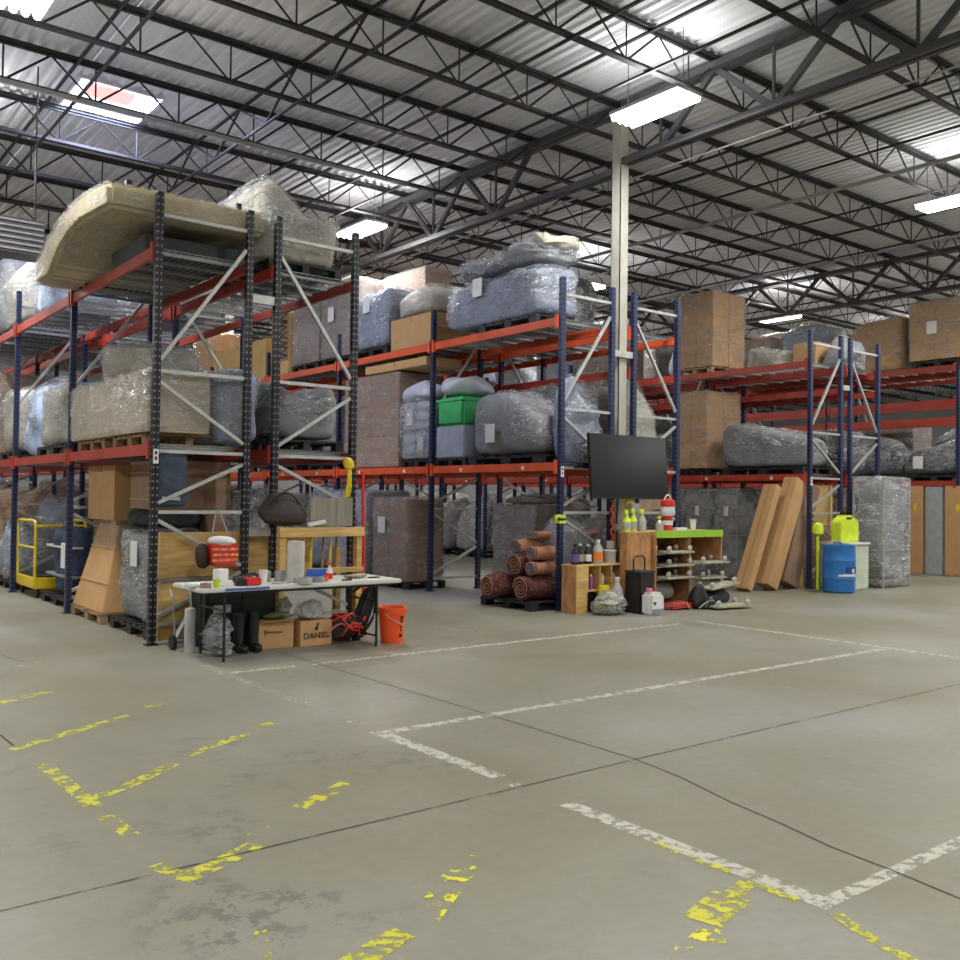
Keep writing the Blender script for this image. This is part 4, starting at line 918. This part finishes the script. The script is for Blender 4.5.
# red bag hanging from the brace
t = thing('hanging_basket', 'red basket stuffed with white cloth, hanging from the rack brace', 'basket', (4.19, 9.95, .87))
MB().prism([(-.13, 0), (.13, 0), (.16, .24), (-.16, .24)], 'y', -.1, .1).obj('basket_body', m_red, t, bevel=.015)
for i in range(3): MB().box(-.15, .15, -.104, -.101, .05+i*.06, .075+i*.06).obj('printed_band', mat('printed band', (.75, .25, .12), .5, var=.6, scale=25), t)
link('white_cloth', lump_mesh('white_cloth', .29, .2, .13, amp=.04, seed=94, rnd=2.3), m_white, t, (0, 0, .2))
MB().tube([(-.13, 0, .22), (-.03, .1, .6)], .008).tube([(.13, 0, .22), (.0, .1, .6)], .008).obj('hanging_strap', m_grey, t)
t = tag(link('hanging_pouch', lump_mesh('hanging_pouch', .16, .14, .26, amp=.02, seed=95, rnd=2.4), mat('dark brown leather', (.04, .022, .016), .6), None, (3.99, 9.98, .84)), 'dark brown pouch hanging left of the red basket', 'pouch')
# grey-blue folded item strapped on the nearest frame
t = thing('strapped_pad', 'blue-grey moving pad strapped inside the nearest end frame', 'moving pad', (3.80, 10.46, 1.5))
link('pad_body', lump_mesh('pad_body', .40, .22, .66, amp=.03, seed=96, rnd=4, crinkle=.01, prof=lambda u, v: .93+.07*u), mat('slate pad', (.06, .08, .12), .8, bump=.4), t)
MB().box(-.15, .05, -.14, -.11, .08, .12).obj('strap', m_galv, t)
# plywood sheets in the nearest end frame
t = simple('plywood_sheet', 'yellow plywood sheet standing upright behind the red basket', 'plywood', MB().box(0, 1.9, 0, .03, .72, 1.22), m_ply, (3.66, 10.42, 0))
t['label'] = 'upper yellow plywood board behind the red basket'
simple('plywood_sheet', 'lower yellow plywood board behind the left end of the table', 'plywood', MB().box(0, 1.3, 0, .03, .03, .66), m_ply, (3.64, 10.36, 0))
simple('timber_rail', 'grey timber rail lying between the two plywood boards', 'timber', MB().box(0, 1.2, 0, .07, 0, .045), mat('grey timber', (.25, .21, .17), .7), (3.66, 10.34, .67))
# junk by the foot of the nearest post
t = thing('hand_truck', 'small dark hand truck with wheels by the foot of the nearest post', 'hand truck', (3.66, 9.86, 0))
for x in (.0, .2): MB().tube([(x, 0, .06), (x, .12, .55), (x, .2, .62)], .014).obj('side_tube', m_grey, t)
for x in (-.03, .23): MB().cyl((x-.02, 0, .08), (x+.02, 0, .08), .075, n=18).obj('wheel', m_blk, t, smooth=True)
MB().box(-.02, .22, -.16, .0, .0, .015).obj('toe_plate', m_galv, t)
simple('leaning_rail', 'narrow metal rail leaning from the floor onto the plywood', 'rail', MB().bar((0, 0, .02), (.42, .22, .62), .05, .02), m_galv, (3.66, 9.98, 0))
simple('white_tube', 'white tube with rounded end standing left of the table', 'tube', MB().lathe([(.05, 0), (.055, .02), (.055, .44), (.045, .46)], n=20), mat('dull white tube', (.5, .5, .48), .5), (3.72, 9.62, 0), smooth=True)
# under the table
t = thing('black_cabinet', 'large black cabinet standing under the left half of the table', 'cabinet', (3.88, 9.60, 0))
MB().box(0, .80, 0, .42, 0, .66).obj('cabinet_body', m_blk, t, bevel=.012); MB().box(.03, .39, -.012, 0, .04, .62).obj('door', m_blk, t); MB().box(.41, .77, -.012, 0, .04, .62).obj('door', m_blk, t)
t = thing('clear_rubbish_bag', 'see-through bag of scraps hanging at the left table leg', 'bag', (3.90, 9.22, .02))
link('bag_body', lump_mesh('bag_body', .24, .18, .34, amp=.04, seed=97, rnd=2.4, crinkle=.02), m_grey_f, t); link('bag_film', lump_mesh('bag_film', .27, .2, .4, amp=.05, seed=97, rnd=2.6, crinkle=.03), m_filmh, t); MB().box(-.09, .09, -.01, .01, .42, .5).obj('clip', m_grey, t)
for i, x in enumerate((4.14, 4.30)):
    t = thing('rubber_boot', ['left black rubber boot under the table', 'right black rubber boot under the table'][i], 'boot', (x, 9.35, 0), group='boots under the table')
    MB().lathe([(.055, .03), (.06, .2), (.068, .42), (.06, .42)], n=18).obj('shaft', m_blk, t, smooth=True); link('foot', lump_mesh('foot', .1, .25, .09, amp=.004, seed=3, rnd=3), m_blk, t, (0, -.06, 0))
t = thing('open_carton', 'open carton with scripted print under the middle of the table', 'carton', (4.36, 9.34, 0))
carton(t, 0, .42, 0, .34, 0, .30, m_card, tape=False, name='carton_body'); MB().bar((.02, -.005, .30), (.40, -.03, .31), .10, .004).obj('flap', m_card, t)
MB().tube([(.06+.0045*i, -.0045, .18+(.03*cos(i*.9)*(1 if i < 8 else .35))) for i in range(52)], .0028, n=5).obj('script_print', m_ink, t)
MB().box(.0, .42, -.0032, -.001, .0, .004).obj('carton_edge', m_cardd, t)
tag(link('green_cloth', lump_mesh('green_cloth', .24, .16, .08, amp=.03, seed=98, rnd=2.4), mat('olive green cloth', (.22, .30, .06), .8), None, (4.60, 9.5, .305)), 'olive green cloth lying in the scripted open carton', 'cloth')
t = thing('daniel_carton', 'open carton printed DANIEL on the floor under the table', 'carton', (4.83, 9.30, 0))
carton(t, 0, .40, 0, .36, 0, .28, m_card, tape=False, name='carton_body')
link('lettering', text_mesh('DANIEL', .095), m_ink, t, (.2, -.004, .11), (R(90), 0, 0))
MB().lathe([(.0, -.003), (.022, -.003), (.022, .003), (0, .003)], n=14, cap=False).obj('printed_emblem', m_ink, t, (.2, -.004, .19), (R(90), 0, .5))
MB().add([(0, 0, 0), (.03, 0, .05), (.005, 0, .065)], [(0, 1, 2)]).obj('printed_leaf', m_ink, t, (.2, -.006, .19))
tag(link('white_plastic_bag', lump_mesh('white_plastic_bag', .34, .28, .17, amp=.06, seed=99, rnd=2.3, crinkle=.02), m_white, None, (5.03, 9.48, .285)), 'crumpled white plastic bag in the DANIEL carton', 'bag')
t = tag(link('grey_plastic_sheet', lump_mesh('grey_plastic_sheet', .22, .12, .26, amp=.05, seed=100, rnd=2.3, crinkle=.02), mat('pale sheet', (.45, .46, .44), .4), None, (4.77, 9.52, .32)), 'pale crumpled sheet hanging between the two cartons', 'sheet'); t.location.z = .30
t = thing('strap_heap', 'heap of red and black ratchet straps under the right of the table', 'straps', (5.38, 9.42, 0))
rr = random.Random(5)
link('strap_pile', lump_mesh('strap_pile', .38, .34, .38, amp=.06, seed=101, rnd=2.3, prof=mound), mat('dark straps', (.05, .02, .02), .7, var=.5, scale=20), t)
for i in range(14):
    a = rr.uniform(0, 6.28); x, y = .13*cos(a), -.12+.08*sin(a)
    MB().tube(bez((x-.12, y-.06, rr.uniform(.05, .35)), (x, y-.16, rr.uniform(.1, .45)), (x+.12, y-.04, rr.uniform(.05, .3)), 8), .011, n=6).obj('strap', [m_red, m_red, m_blk, mat('pink strap', (.6, .2, .2), .6)][i % 4], t)
t = thing('black_harness', 'black padded harness slumped against the right table leg', 'harness', (5.66, 9.40, 0))
MB().prism([(-.14, 0), (0, .0), (.2, .5), (.16, .64), (.02, .55), (-.08, .3)], 'y', -.05, .06).obj('back_pad', m_dk, t, bevel=.03, smooth=True); MB().tube(bez((-.1, -.06, .05), (.15, -.16, .2), (.14, -.06, .6)), .018).obj('strap', m_blk, t); MB().tube(bez((-.12, .0, .55), (.0, -.1, .7), (.16, .0, .6)), .016).obj('strap', m_blk, t)
t = thing('orange_bucket', 'bright orange plastic bucket on the floor right of the table', 'bucket', (5.86, 9.06, 0))
MB().lathe([(.125, 0), (.155, .37), (.162, .37), (.162, .40), (.15, .40), (.12, .012)], n=32).obj('bucket_body', m_orange, t, smooth=True)
MB().lathe([(.163, .33), (.168, .33), (.168, .35), (.163, .35)], n=32, cap=False).obj('rim_band', m_orange, t)
MB().tube([(.165*cos(a), .165*sin(a)-.0, .34-.12*sin(pi*(a+2.4)/pi*1.0) if 0 else .33-.15*sin((a+2.6)/2.1*pi*.5)) for a in [(-2.6+i*.25) for i in range(9)]], .004, n=6).obj('bail_handle', m_galv, t)
mk = MB()
for zz, wd in ((.30, .05), (.275, .03), (.25, .045), (.21, .012), (.18, .012), (.15, .012), (.10, .035), (.08, .04)): mk.box(-wd/2, wd/2, -.004, .004, zz-.009, zz+.009)
mk.obj('printed_marks', m_ink, t, (.03, -.127, 0), (R(4.7), 0, R(12)))
# ---------------------------------------------------------------- TELEVISION
t = thing('television', 'large black television hung on the end of the second rack row', 'television', (10.75, 9.93, 1.67))
t.rotation_euler = (R(-5), 0, 0)
MB().box(-.86, .86, 0, .05, 0, .98).obj('television_body', m_blk, t, bevel=.01)
MB().box(-.845, .845, -.003, -.0005, .025, .965).obj('screen', mat('dark glossy screen', (.012, .015, .014), .2, spec=.4, var=0), t)
MB().box(-.2, .2, .05, .14, .3, .7).obj('mount', m_blk, t); MB().bar((-.25, .16, .5), (-.9, .28, .5), .05, .03).obj('mount_arm', m_blk, t)
MB().box(-.95, .95, .14, .17, .46, .54).obj('mount_rail', m_blk, t)
# ---------------------------------------------------------------- RUGS
m_rug1 = mat('peach rug backing', (.44, .20, .12), .95, 0, .25, 5, bump=.4); m_rug2 = mat('dark patterned rug', (.10, .032, .026), .95, 0, .9, 22, bump=.4); m_rug3 = mat('rug pile maroon', (.045, .014, .014), .95, 0, .6, 30)
pallet('b', 9.1, 10.36, 0, 'black pallet under the rolled rugs', 1.75, 1.0)
def rug(label, x, y, z, L_, r, m_, sq=1.0, rz=0):
    L_ = min(L_, 10.78-x); rz = .05*sin(x*40)
    t = thing('rolled_rug', label, 'rug', (x, y, z), rz, group='rolled rugs on the pallet')
    n = 30; mb = MB(); pts = []
    for i in range(n): a = 2*pi*i/n; q = r*(1+.07*sin(2*a+x*9)+.05*sin(3*a+y*7)); pts.append((q*cos(a), q*sq*sin(a)+r*sq))
    rings = 9; vs = []
    for j in range(rings):
        xx = L_*j/(rings-1); s_ = 1+.09*sin(j*2.1+y*5)
        vs += [(xx, u*s_, v*s_+.01*sin(j*1.7)) for u, v in pts]
    mb.add(vs, [(j*n+i, j*n+(i+1) % n, (j+1)*n+(i+1) % n, (j+1)*n+i) for j in range(rings-1) for i in range(n)]+[tuple(range((rings-1)*n, rings*n)), tuple(range(n))[::-1]])
    mb.obj('rug_roll', m_, t, smooth=True)
    sp = []
    for i in range(60):
        a = i*.33; q = r*.93*(1-i/64); sp.append((-.008, q*cos(a), q*sq*sin(a)+r*sq))
    MB().tube(sp, .012, n=6).obj('spiral_edge', m_rug1 if m_ is m_rug2 else m_cardg, t, smooth=True)
    MB().add([(-.004, q*r*.9*cos(2*pi*i/20), q*r*.9*sq*sin(2*pi*i/20)+r*sq) for q in (1,) for i in range(20)], [tuple(range(20))]).obj('rolled_pile', m_rug3, t)
    return t
rug('dark patterned rug roll at the bottom left of the rug stack', 8.95, 11.2, PZ, 2.1, .17, m_rug2)
rug('dark red rug roll at the bottom front of the rug stack', 9.12, 10.62, PZ, 2.2, .18, m_rug2)
rug('dark patterned rug roll, second layer of the rug stack', 9.28, 10.95, PZ+.33, 2.0, .17, m_rug2)
rug('peach-backed rug roll in the middle of the rug stack', 9.3, 10.6, PZ+.36, 2.0, .12, m_rug1, .9)
rug('peach-backed rug roll near the top front of the rug stack', 9.36, 10.66, PZ+.58, 1.9, .13, m_rug1, .85)
rug('peach-backed rug roll lying at the top back of the rug stack', 9.34, 11.0, PZ+.67, 1.95, .14, m_rug1, .8)
rug('flattened peach rug crowning the rug stack', 9.5, 10.8, PZ+.90, 1.6, .13, m_rug1, .45)
# ---------------------------------------------------------------- BOTTLE BENCH
t = thing('cubby_bench', 'small plywood cubby bench with bottles on top by the blue post', 'bench', (9.46, 9.80, 0))
W_, Dd, H = .98, .30, .70
MB().box(0, .03, 0, Dd, 0, H-.02).obj('side_panel', m_osb, t); MB().box(W_-.03, W_, 0, Dd, .33, H-.02).obj('side_panel', m_osb, t)
MB().box(-.01, W_+.01, -.01, Dd+.01, H-.02, H).obj('top_board', m_ply, t); MB().box(0.031, W_-.031, 0, Dd, .31, .33).obj('shelf_board', m_ply, t)
for i in (1, 2, 3): MB().box(i*.245-.01, i*.245+.01, 0.002, Dd, .33, H-.022).obj('divider', m_ply, t)
MB().box(.03, W_-.03, Dd-.015, Dd, .33, H-.02).obj('back_panel', m_osb, t)
MB().box(-.0, .22, -.012, -.0, 0, H-.02).obj('front_board', m_ply, t)
for i in range(1, 4):
    c_ = [(.5, .1, .1), (.35, .08, .3), (.75, .6, .45), (.7, .6, .2)][i]
    q = thing('spray_can', 'small can in the cubby bench, %s of the three cans' % ['leftmost', 'middle', 'rightmost'][i-1], 'can', (9.62+i*.235, 9.9, .335), group='cans in the cubbies')
    MB().lathe([(.035, 0), (.035, .17), (.02, .19)], n=14).obj('can_body', mat('can colour %d' % i, c_, .4), q, smooth=True); MB().lathe([(.018, .19), (.018, .22)], n=12).obj('cap', m_whitepl, q)
def bottle(label, x, y, z, r, h, m_, m2, grp=None, name='bottle', mtop=None, k=.62):
    b_ = thing(name, label, 'bottle', (x, y, z), group=grp)
    MB().lathe([(r*.95, 0), (r, .01), (r, h*k), (r*.35, h*.86), (r*.35, h*.92)], n=20).obj('bottle_body', m_, b_, smooth=True)
    MB().lathe([(r*.42, h*.90), (r*.42, h)], n=14).obj('cap', m2, b_)
    MB().lathe([(r*1.01, h*.15), (r*1.01, h*.5)], n=20, cap=False).obj('bottle_label', mtop or m_white, b_); return b_
m_clr = mat('cloudy bottle', (.62, .62, .58), .2, trans=.3)
bottle('dark jug with purple label at the left of the cubby bench', 9.56, 9.93, .70, .055, .30, m_dk, m_blk, 'bottles on the cubby bench', mtop=mat('purple label', (.15, .08, .35), .5))
bottle('second dark-labelled jug on the cubby bench', 9.70, 9.97, .70, .055, .30, m_blk, m_whitepl, 'bottles on the cubby bench', mtop=mat('grey green label', (.35, .38, .3), .5))
bottle('third dark-labelled jug, left of the orange bottle', 9.84, 9.95, .70, .055, .29, m_blk, m_whitepl, 'bottles on the cubby bench')
bottle('clear jug half full of orange liquid on the cubby bench', 9.98, 9.88, .70, .075, .36, m_clr, m_whitepl, mtop=mat('orange liquid', (.9, .25, .05), .3), grp='bottles on the cubby bench')
bottle('small red bottle between the orange jug and the white tub', 10.12, 9.98, .70, .035, .20, m_red, m_red, 'bottles on the cubby bench', mtop=m_red)
t = thing('plastic_tub', 'cloudy plastic tub on the right of the cubby bench', 'tub', (10.28, 9.93, .70)); MB().lathe([(.085, 0), (.095, .18), (.09, .18)], n=24).obj('tub_body', m_clr, t, smooth=True); MB().lathe([(.1, .18), (.1, .2)], n=24).obj('lid', m_whitepl, t)
t = thing('black_disc', 'black round disc pad standing in the open lower cubby', 'disc', (9.82, 9.86, .155)); MB().cyl((0, 0, 0), (0, .05, 0), .153, n=36).obj('disc_body', m_blk, t, smooth=True)
MB().lathe([(.145, 0), (.157, 0), (.157, .01), (.145, .01)], n=36, cap=False).obj('rim', m_grey, t, (0, -.005, 0), (R(-90), 0, 0))
t = thing('rag_bag', 'clear bag stuffed with white and green rags before the cubby bench', 'bag', (9.88, 9.52, 0)); link('rags', lump_mesh('rags', .42, .26, .26, amp=.06, seed=110, rnd=2.4, crinkle=.03), mat('mixed rags', (.42, .43, .30), .8, var=.7, scale=18), t); link('bag_film', lump_mesh('bag_film', .46, .3, .29, amp=.06, seed=110, rnd=2.6, crinkle=.04), m_filmh, t)
t = thing('yellow_tub', 'yellow packet standing behind the rag bag', 'packet', (9.86, 9.70, .0)); MB().box(0, .2, 0, .07, .0, .40).obj('packet_body', m_yel, t, bevel=.015); MB().box(.02, .18, -.003, 0, .2, .34).obj('packet_label', mat('yellow green label', (.5, .5, .05), .5), t)
bottle('tall cloudy white jug behind the rag bag', 10.12, 9.62, 0, .09, .52, m_clr, m_whitepl, name='bottle')
t = thing('vacuum_head', 'grey machine with a looped hose between the bench and black bin', 'machine', (10.50, 9.98, .52)); t.location = (10.46, 10.06, 0)
MB().box(0, .14, 0, .2, 0, .9).obj('machine_body', m_dk, t, bevel=.02); MB().box(-.02, .17, -.05, .0, .62, .70).obj('bracket', m_galv, t); MB().lathe([(.06, .9), (.06, 1.02)], (.07, .1, 0), n=18).obj('white_cap', m_whitepl, t)
t = thing('black_bin', 'black bin with a wire handle left of the plywood cabinet side', 'bin', (10.26, 9.30, 0)); MB().prism([(0, 0), (.27, 0), (.31, .58), (-.0, .58)], 'y', 0, .3).obj('bin_body', m_blk, t, bevel=.01); MB().box(-.01, .33, -.01, .31, .585, .62).obj('lid', m_dk, t, bevel=.008)
MB().tube([(.02, .15, .62), (.02, .15, .78), (.06, .15, .83), (.22, .15, .83), (.26, .15, .78), (.26, .15, .62)], .012).obj('handle', m_blk, t, smooth=True)
t = thing('white_jerrycan', 'white chemical jug with a pink cap before the plywood cabinet', 'jug', (10.20, 9.04, 0))
MB().box(0, .30, 0, .2, 0, .33).obj('jug_body', m_whitepl, t, bevel=.04, smooth=True); MB().lathe([(.045, .33), (.045, .39)], (.08, .1, 0), n=18).obj('cap', mat('pink cap', (.85, .22, .38), .4), t)
MB().box(.03, .27, -.004, -.001, .03, .27).obj('jug_label', m_white, t); MB().add([(.04, -.006, .2), (.12, -.006, .2), (.08, -.006, .14)], [(0, 1, 2)]).obj('hazard_mark', m_ink, t); MB().box(.03, .27, -.007, -.005, .03, .10).obj('grey_band', m_grey, t)
# ---------------------------------------------------------------- GREEN TOPPED SHELF
t = thing('green_topped_shelf', 'open wooden shelving unit with a lime green top edge', 'shelf unit', (10.95, 9.60, 0))
W_, Dd, H = 1.58, .62, 1.18
MB().box(-.02, 0, 0, Dd, 0, H-.06).obj('plywood_side', m_osb, t); MB().box(W_-.02, W_, 0, Dd, .62, H-.06).obj('plywood_side', m_osb, t)
MB().box(-.02, W_, 0, Dd, H-.06, H).obj('top_board', m_ply, t); MB().box(-.02, W_, -.02, -.001, H-.10, H+.01).obj('green_front_edge', m_lime, t)
MB().box(.78, .80, 0.01, Dd, 0, H-.06).obj('divider', m_osb, t); MB().box(.0, W_, Dd-.02, Dd, .0, H-.06).obj('back_panel', m_cardd, t)
for x0, x1, z in [(0, .78, .84), (0, .78, .64), (0, .78, .45), (.80, W_, .66), (.80, W_, .42)]: MB().box(x0, x1, .01, Dd-.02, z-.018, z).obj('shelf_board', m_grey, t)
def dolly(label, x, y, z, rz=0, ty=0, L_=.62):
    d = thing('furniture_dolly', label, 'dolly', (x, y, z), rz, group='furniture dollies on the shelf'); d.rotation_euler = (0, ty, rz)
    MB().box(0, L_, 0, .4, 0, .03).obj('dolly_board', mat('worn dolly board', (.40, .38, .28), .7, 0, .3, 10), d, bevel=.004)
    for cx_ in (.07, L_-.07):
        for cy_ in (.06, .34):
            c_ = MB().bar((cx_, cy_, .03), (cx_+.02, cy_, .09), .05, .035).obj('caster', m_galv, d); MB().cyl((cx_+.02, cy_-.015, .075), (cx_+.02, cy_+.015, .075), .036, n=14).obj('caster_wheel', m_whitepl, c_, smooth=True)
dolly('upturned dolly on the top shelf left of the green-topped unit', 11.05, 9.45, .845)
dolly('upturned dolly on the second shelf of the green-topped unit', 11.08, 9.48, .645)
dolly('upturned dolly on the third shelf of the green-topped unit', 11.05, 9.46, .455)
dolly('upturned dolly on the right-hand upper shelf', 11.82, 9.42, .665, 0, 0, .68)
dolly('upturned dolly on the right-hand lower shelf', 11.85, 9.45, .425, 0, 0, .62)
dolly('tilted dolly on the floor pile right of the green unit', 11.80, 9.22, .27, -.1, R(-8), .62)
dolly('dolly lying flat on the floor right of the green unit', 11.62, 8.98, .03, -.15, 0, .75)
tag(link('black_tarp', lump_mesh('black_tarp', .8, .5, .24, amp=.06, seed=111, rnd=2.6), m_dk, None, (12.05, 9.5, 0)), 'dark tarp heaped under the right half of the shelf', 'tarp')
t = thing('cable_pile', 'pile of dark cables on the floor between the shelf halves', 'cables', (11.62, 9.32, 0)); link('pile', lump_mesh('pile', .45, .35, .32, amp=.07, seed=112, rnd=2.2, prof=mound), m_blk, t)
for i in range(6): MB().tube(bez((-.2+.05*i, -.16, .03), (0, -.28, .25+.03*i), (.2-.03*i, -.14, .06), 8), .012, n=6).obj('cable', m_blk if i % 3 else m_grey, t)
t = thing('grey_bag', 'grey cloth sack on the bottom shelf, left half of the green unit', 'bag', (11.22, 9.75, .12)); link('bag_body', lump_mesh('bag_body', .48, .3, .27, amp=.05, seed=113, rnd=2.4, prof=mound), mat('grey canvas', (.17, .17, .15), .8, bump=.4), t)
t = thing('red_straps', 'red folded straps on the floor under the grey sack', 'straps', (11.28, 9.52, 0)); link('strap_stack', lump_mesh('strap_stack', .56, .35, .11, amp=.03, seed=114, rnd=3), mat('dark red webbing', (.28, .03, .035), .7), t); MB().bar((.02, -.19, .10), (.12, -.19, .01), .07, .006).obj('white_tag', m_white, t)
for i in range(3): MB().tube(bez((-.25, -.17, .03+.03*i), (0, -.24, .05+.03*i), (.25, -.17, .03+.025*i)), .01, n=6).obj('strap_edge', m_red, t)
cup('paper_cup', 'white paper cup alone on the right of the green top', 11.98, 9.75, 1.191, .055, .16)
t = thing('red_canister', 'red and white canister topped by a red lid on the green top', 'canister', (11.36, 9.74, 1.191))
MB().lathe([(.075, 0), (.08, .2), (.06, .22)], n=22).obj('canister_body', m_red, t, smooth=True); MB().lathe([(.1, .22), (.12, .27), (.11, .36), (.10, .37)], n=22).obj('white_tub', m_whitepl, t, smooth=True); MB().lathe([(.115, .37), (.12, .40), (.11, .46), (.04, .49)], n=22).obj('lid', m_red, t, smooth=True); MB().lathe([(.081, .08), (.082, .15)], n=22, cap=False).obj('canister_label', m_white, t)
MB().tube(bez((-.1, 0, .44), (0, 0, .66), (.1, 0, .44)), .01).obj('handle', m_whitepl, t)
simple('red_white_box', 'flat red and white box lying beside the canister', 'box', MB().box(0, .24, 0, .1, 0, .04), m_white, (11.45, 9.62, 1.191), bevel=.003)
# fluorescent items on the plywood panel left of the green top
t = thing('plywood_cabinet', 'plywood cabinet standing between the black bin and the green-topped shelf', 'cabinet', (10.36, 9.72, 0)); t.location = (10.36, 9.66, 0)
MB().box(0, .53, 0, .14, 0, 1.16).obj('cabinet_body', m_osb, t); MB().box(-.02, .54, -.012, .15, 1.161, 1.18).obj('top_board', m_ply, t)
def spray(label, x, y, m_, h=.28):
    h *= 1.15
    t = thing('spray_bottle', label, 'bottle', (x, y, 1.182), group='lime bottles on the plywood cabinet'); MB().lathe([(.058, 0), (.06, h*.5), (.018, h*.72), (.018, h*.8)], n=18).obj('bottle_body', m_, t, smooth=True); MB().box(-.05, .025, -.014, .014, h*.8, h).obj('trigger_head', m_limep, t, bevel=.004); MB().lathe([(.061, .03), (.0615, h*.42)], n=18, cap=False).obj('bottle_label', m_clr, t)
spray('lime spray bottle at the left of the plywood cabinet top', 10.44, 9.74, m_limep); spray('lime spray bottle in the middle of the plywood cabinet top', 10.58, 9.74, m_limep, .30); spray('lime spray bottle with a cloudy base right on the cabinet top', 10.78, 9.74, m_clr, .29)
simple('grey_box', 'small grey box behind the lime spray bottles', 'box', MB().box(0, .18, 0, .10, 0, .42), m_grey, (10.63, 9.81, 1.182), bevel=.005)
spray('small cloudy bottle on the green top near the canister', 11.15, 9.72, m_clr, .2)
t = thing('yellow_level', 'yellow post guard standing beside the column below the television', 'post guard', (10.3, 10.34, 0)); MB().box(.06, .22, 0, .08, .6, 1.72).obj('guard_body', m_yel, t, bevel=.01); t.location = (10.70, 10.02, 0)
MB().box(.06, .22, 0, .08, .0, .6).obj('guard_foot', m_yel, t)
t['label'] = 'yellow tall box standing below the television by the end frame'; t.name = 'yellow_tall_box'
t = thing('coiled_cable', 'orange coiled cable hanging left of the yellow box', 'cable', (10.55, 10.15, .9)); MB().tube([(.02*sin(i*1.3), .02*cos(i*1.3), .75-i*.035) for i in range(20)], .018, n=6).obj('cord_coil', m_orange, t, smooth=True)
t = thing('yellow_rope', 'yellow and black strap tied round the blue end post', 'strap', (9.6, 10.30, 1.30)); MB().box(-.06, .06, -.06, .06, .07, .12).box(-.06, .06, -.06, .06, -.01, .03).obj('strap_band', m_limep, t); MB().box(-.062, .062, -.062, .062, .035, .065).obj('black_band', m_blk, t); MB().tube(bez((-.06, -.06, .1), (-.16, -.1, .12), (-.14, -.06, .03)), .02).obj('strap_end', m_limep, t)
# ---------------------------------------------------------------- BARRELS AT THE THIRD ROW
t = thing('blue_drum', 'blue plastic drum with a printed label at the third row end post', 'drum', (16.0, 9.62, 0))
MB().lathe([(.26, 0), (.285, .03), (.29, .25), (.298, .27), (.29, .29), (.292, .58), (.3, .60), (.292, .62), (.285, .84), (.29, .85), (.29, .88), (.26, .88), (.25, .86)], n=40).obj('drum_body', m_blue, t, smooth=True)
MB().lathe([(.045, .86), (.045, .885)], (.12, 0, 0), n=16).obj('bung', m_blue, t)
def patch(parent, name, m_, r, a0, a1, z0, z1):
    n = 8; vs = [(r*cos(a0+(a1-a0)*i/n), r*sin(a0+(a1-a0)*i/n), z) for z in (z0, z1) for i in range(n+1)]
    MB().add(vs, [(i, i+1, n+2+i, n+1+i) for i in range(n)]).obj(name, m_, parent)
patch(t, 'drum_label', mat('dark label', (.02, .05, .25), .5), .302, R(-125), R(-70), .36, .48); patch(t, 'label_band', m_white, .3025, R(-150), R(-80), .31, .345); patch(t, 'label_emblem', m_white, .3035, R(-100), R(-88), .38, .45); patch(t, 'label_stripe', mat('light blue stripe', (.25, .6, .9), .4), .3027, R(-135), R(-75), .345, .362)
simple('rag', 'crumpled grey rag on top of the blue drum', 'rag', MB().tube(bez((-.12, -.05, .02), (0, .05, .10), (.14, -.02, .02)), .03), m_grey_f, (15.9, 9.62, .882), smooth=True)
t = thing('white_tote', 'pale green-white square tote behind the blue drum', 'container', (16.36, 9.62, 0)); MB().box(0, .70, 0, .62, 0, .86).obj('tote_body', mat('pale tote', (.58, .64, .50), .45), t, bevel=.03); MB().box(-.02, .72, -.02, .64, .861, .90).obj('lid', m_whitepl, t, bevel=.01)
t = thing('yellow_jug', 'bright yellow jug with a handle standing on the white tote', 'jug', (16.36, 9.80, .902))
pf = [(x*1.2, y*1.12) for x, y in [(0, 0), (.5, 0), (.53, .03), (.53, .34), (.46, .40), (.35, .42), (.34, .46), (.14, .46), (.12, .42), (.05, .40), (0, .34)]]
MB().prism(pf, 'y', 0, .2).obj('jug_body', m_limep, t, bevel=.015); MB().box(.2, .38, -.003, .0, .435, .475).obj('handle_hole', m_ink, t); MB().lathe([(.03, .50), (.03, .55)], (.5, .1, -.08), n=14).obj('cap', m_limep, t)
t = thing('yellow_funnel', 'yellow funnel-shaped tool beside the yellow jug, above the drum', 'funnel', (15.98, 9.95, .885)); t.location = (16.1, 10.12, 0)
MB().cyl((0, 0, 0), (0, 0, 1.04), .03, n=12).obj('handle', m_limep, t); MB().lathe([(.03, 1.02), (.10, 1.06), (.11, 1.14), (.09, 1.24), (.03, 1.27)], n=20).obj('round_head', m_limep, t, smooth=True)
t['label'] = 'yellow round-headed tool standing behind the blue drum'; t['category'] = 'tool'; t.name = 'round_headed_tool'
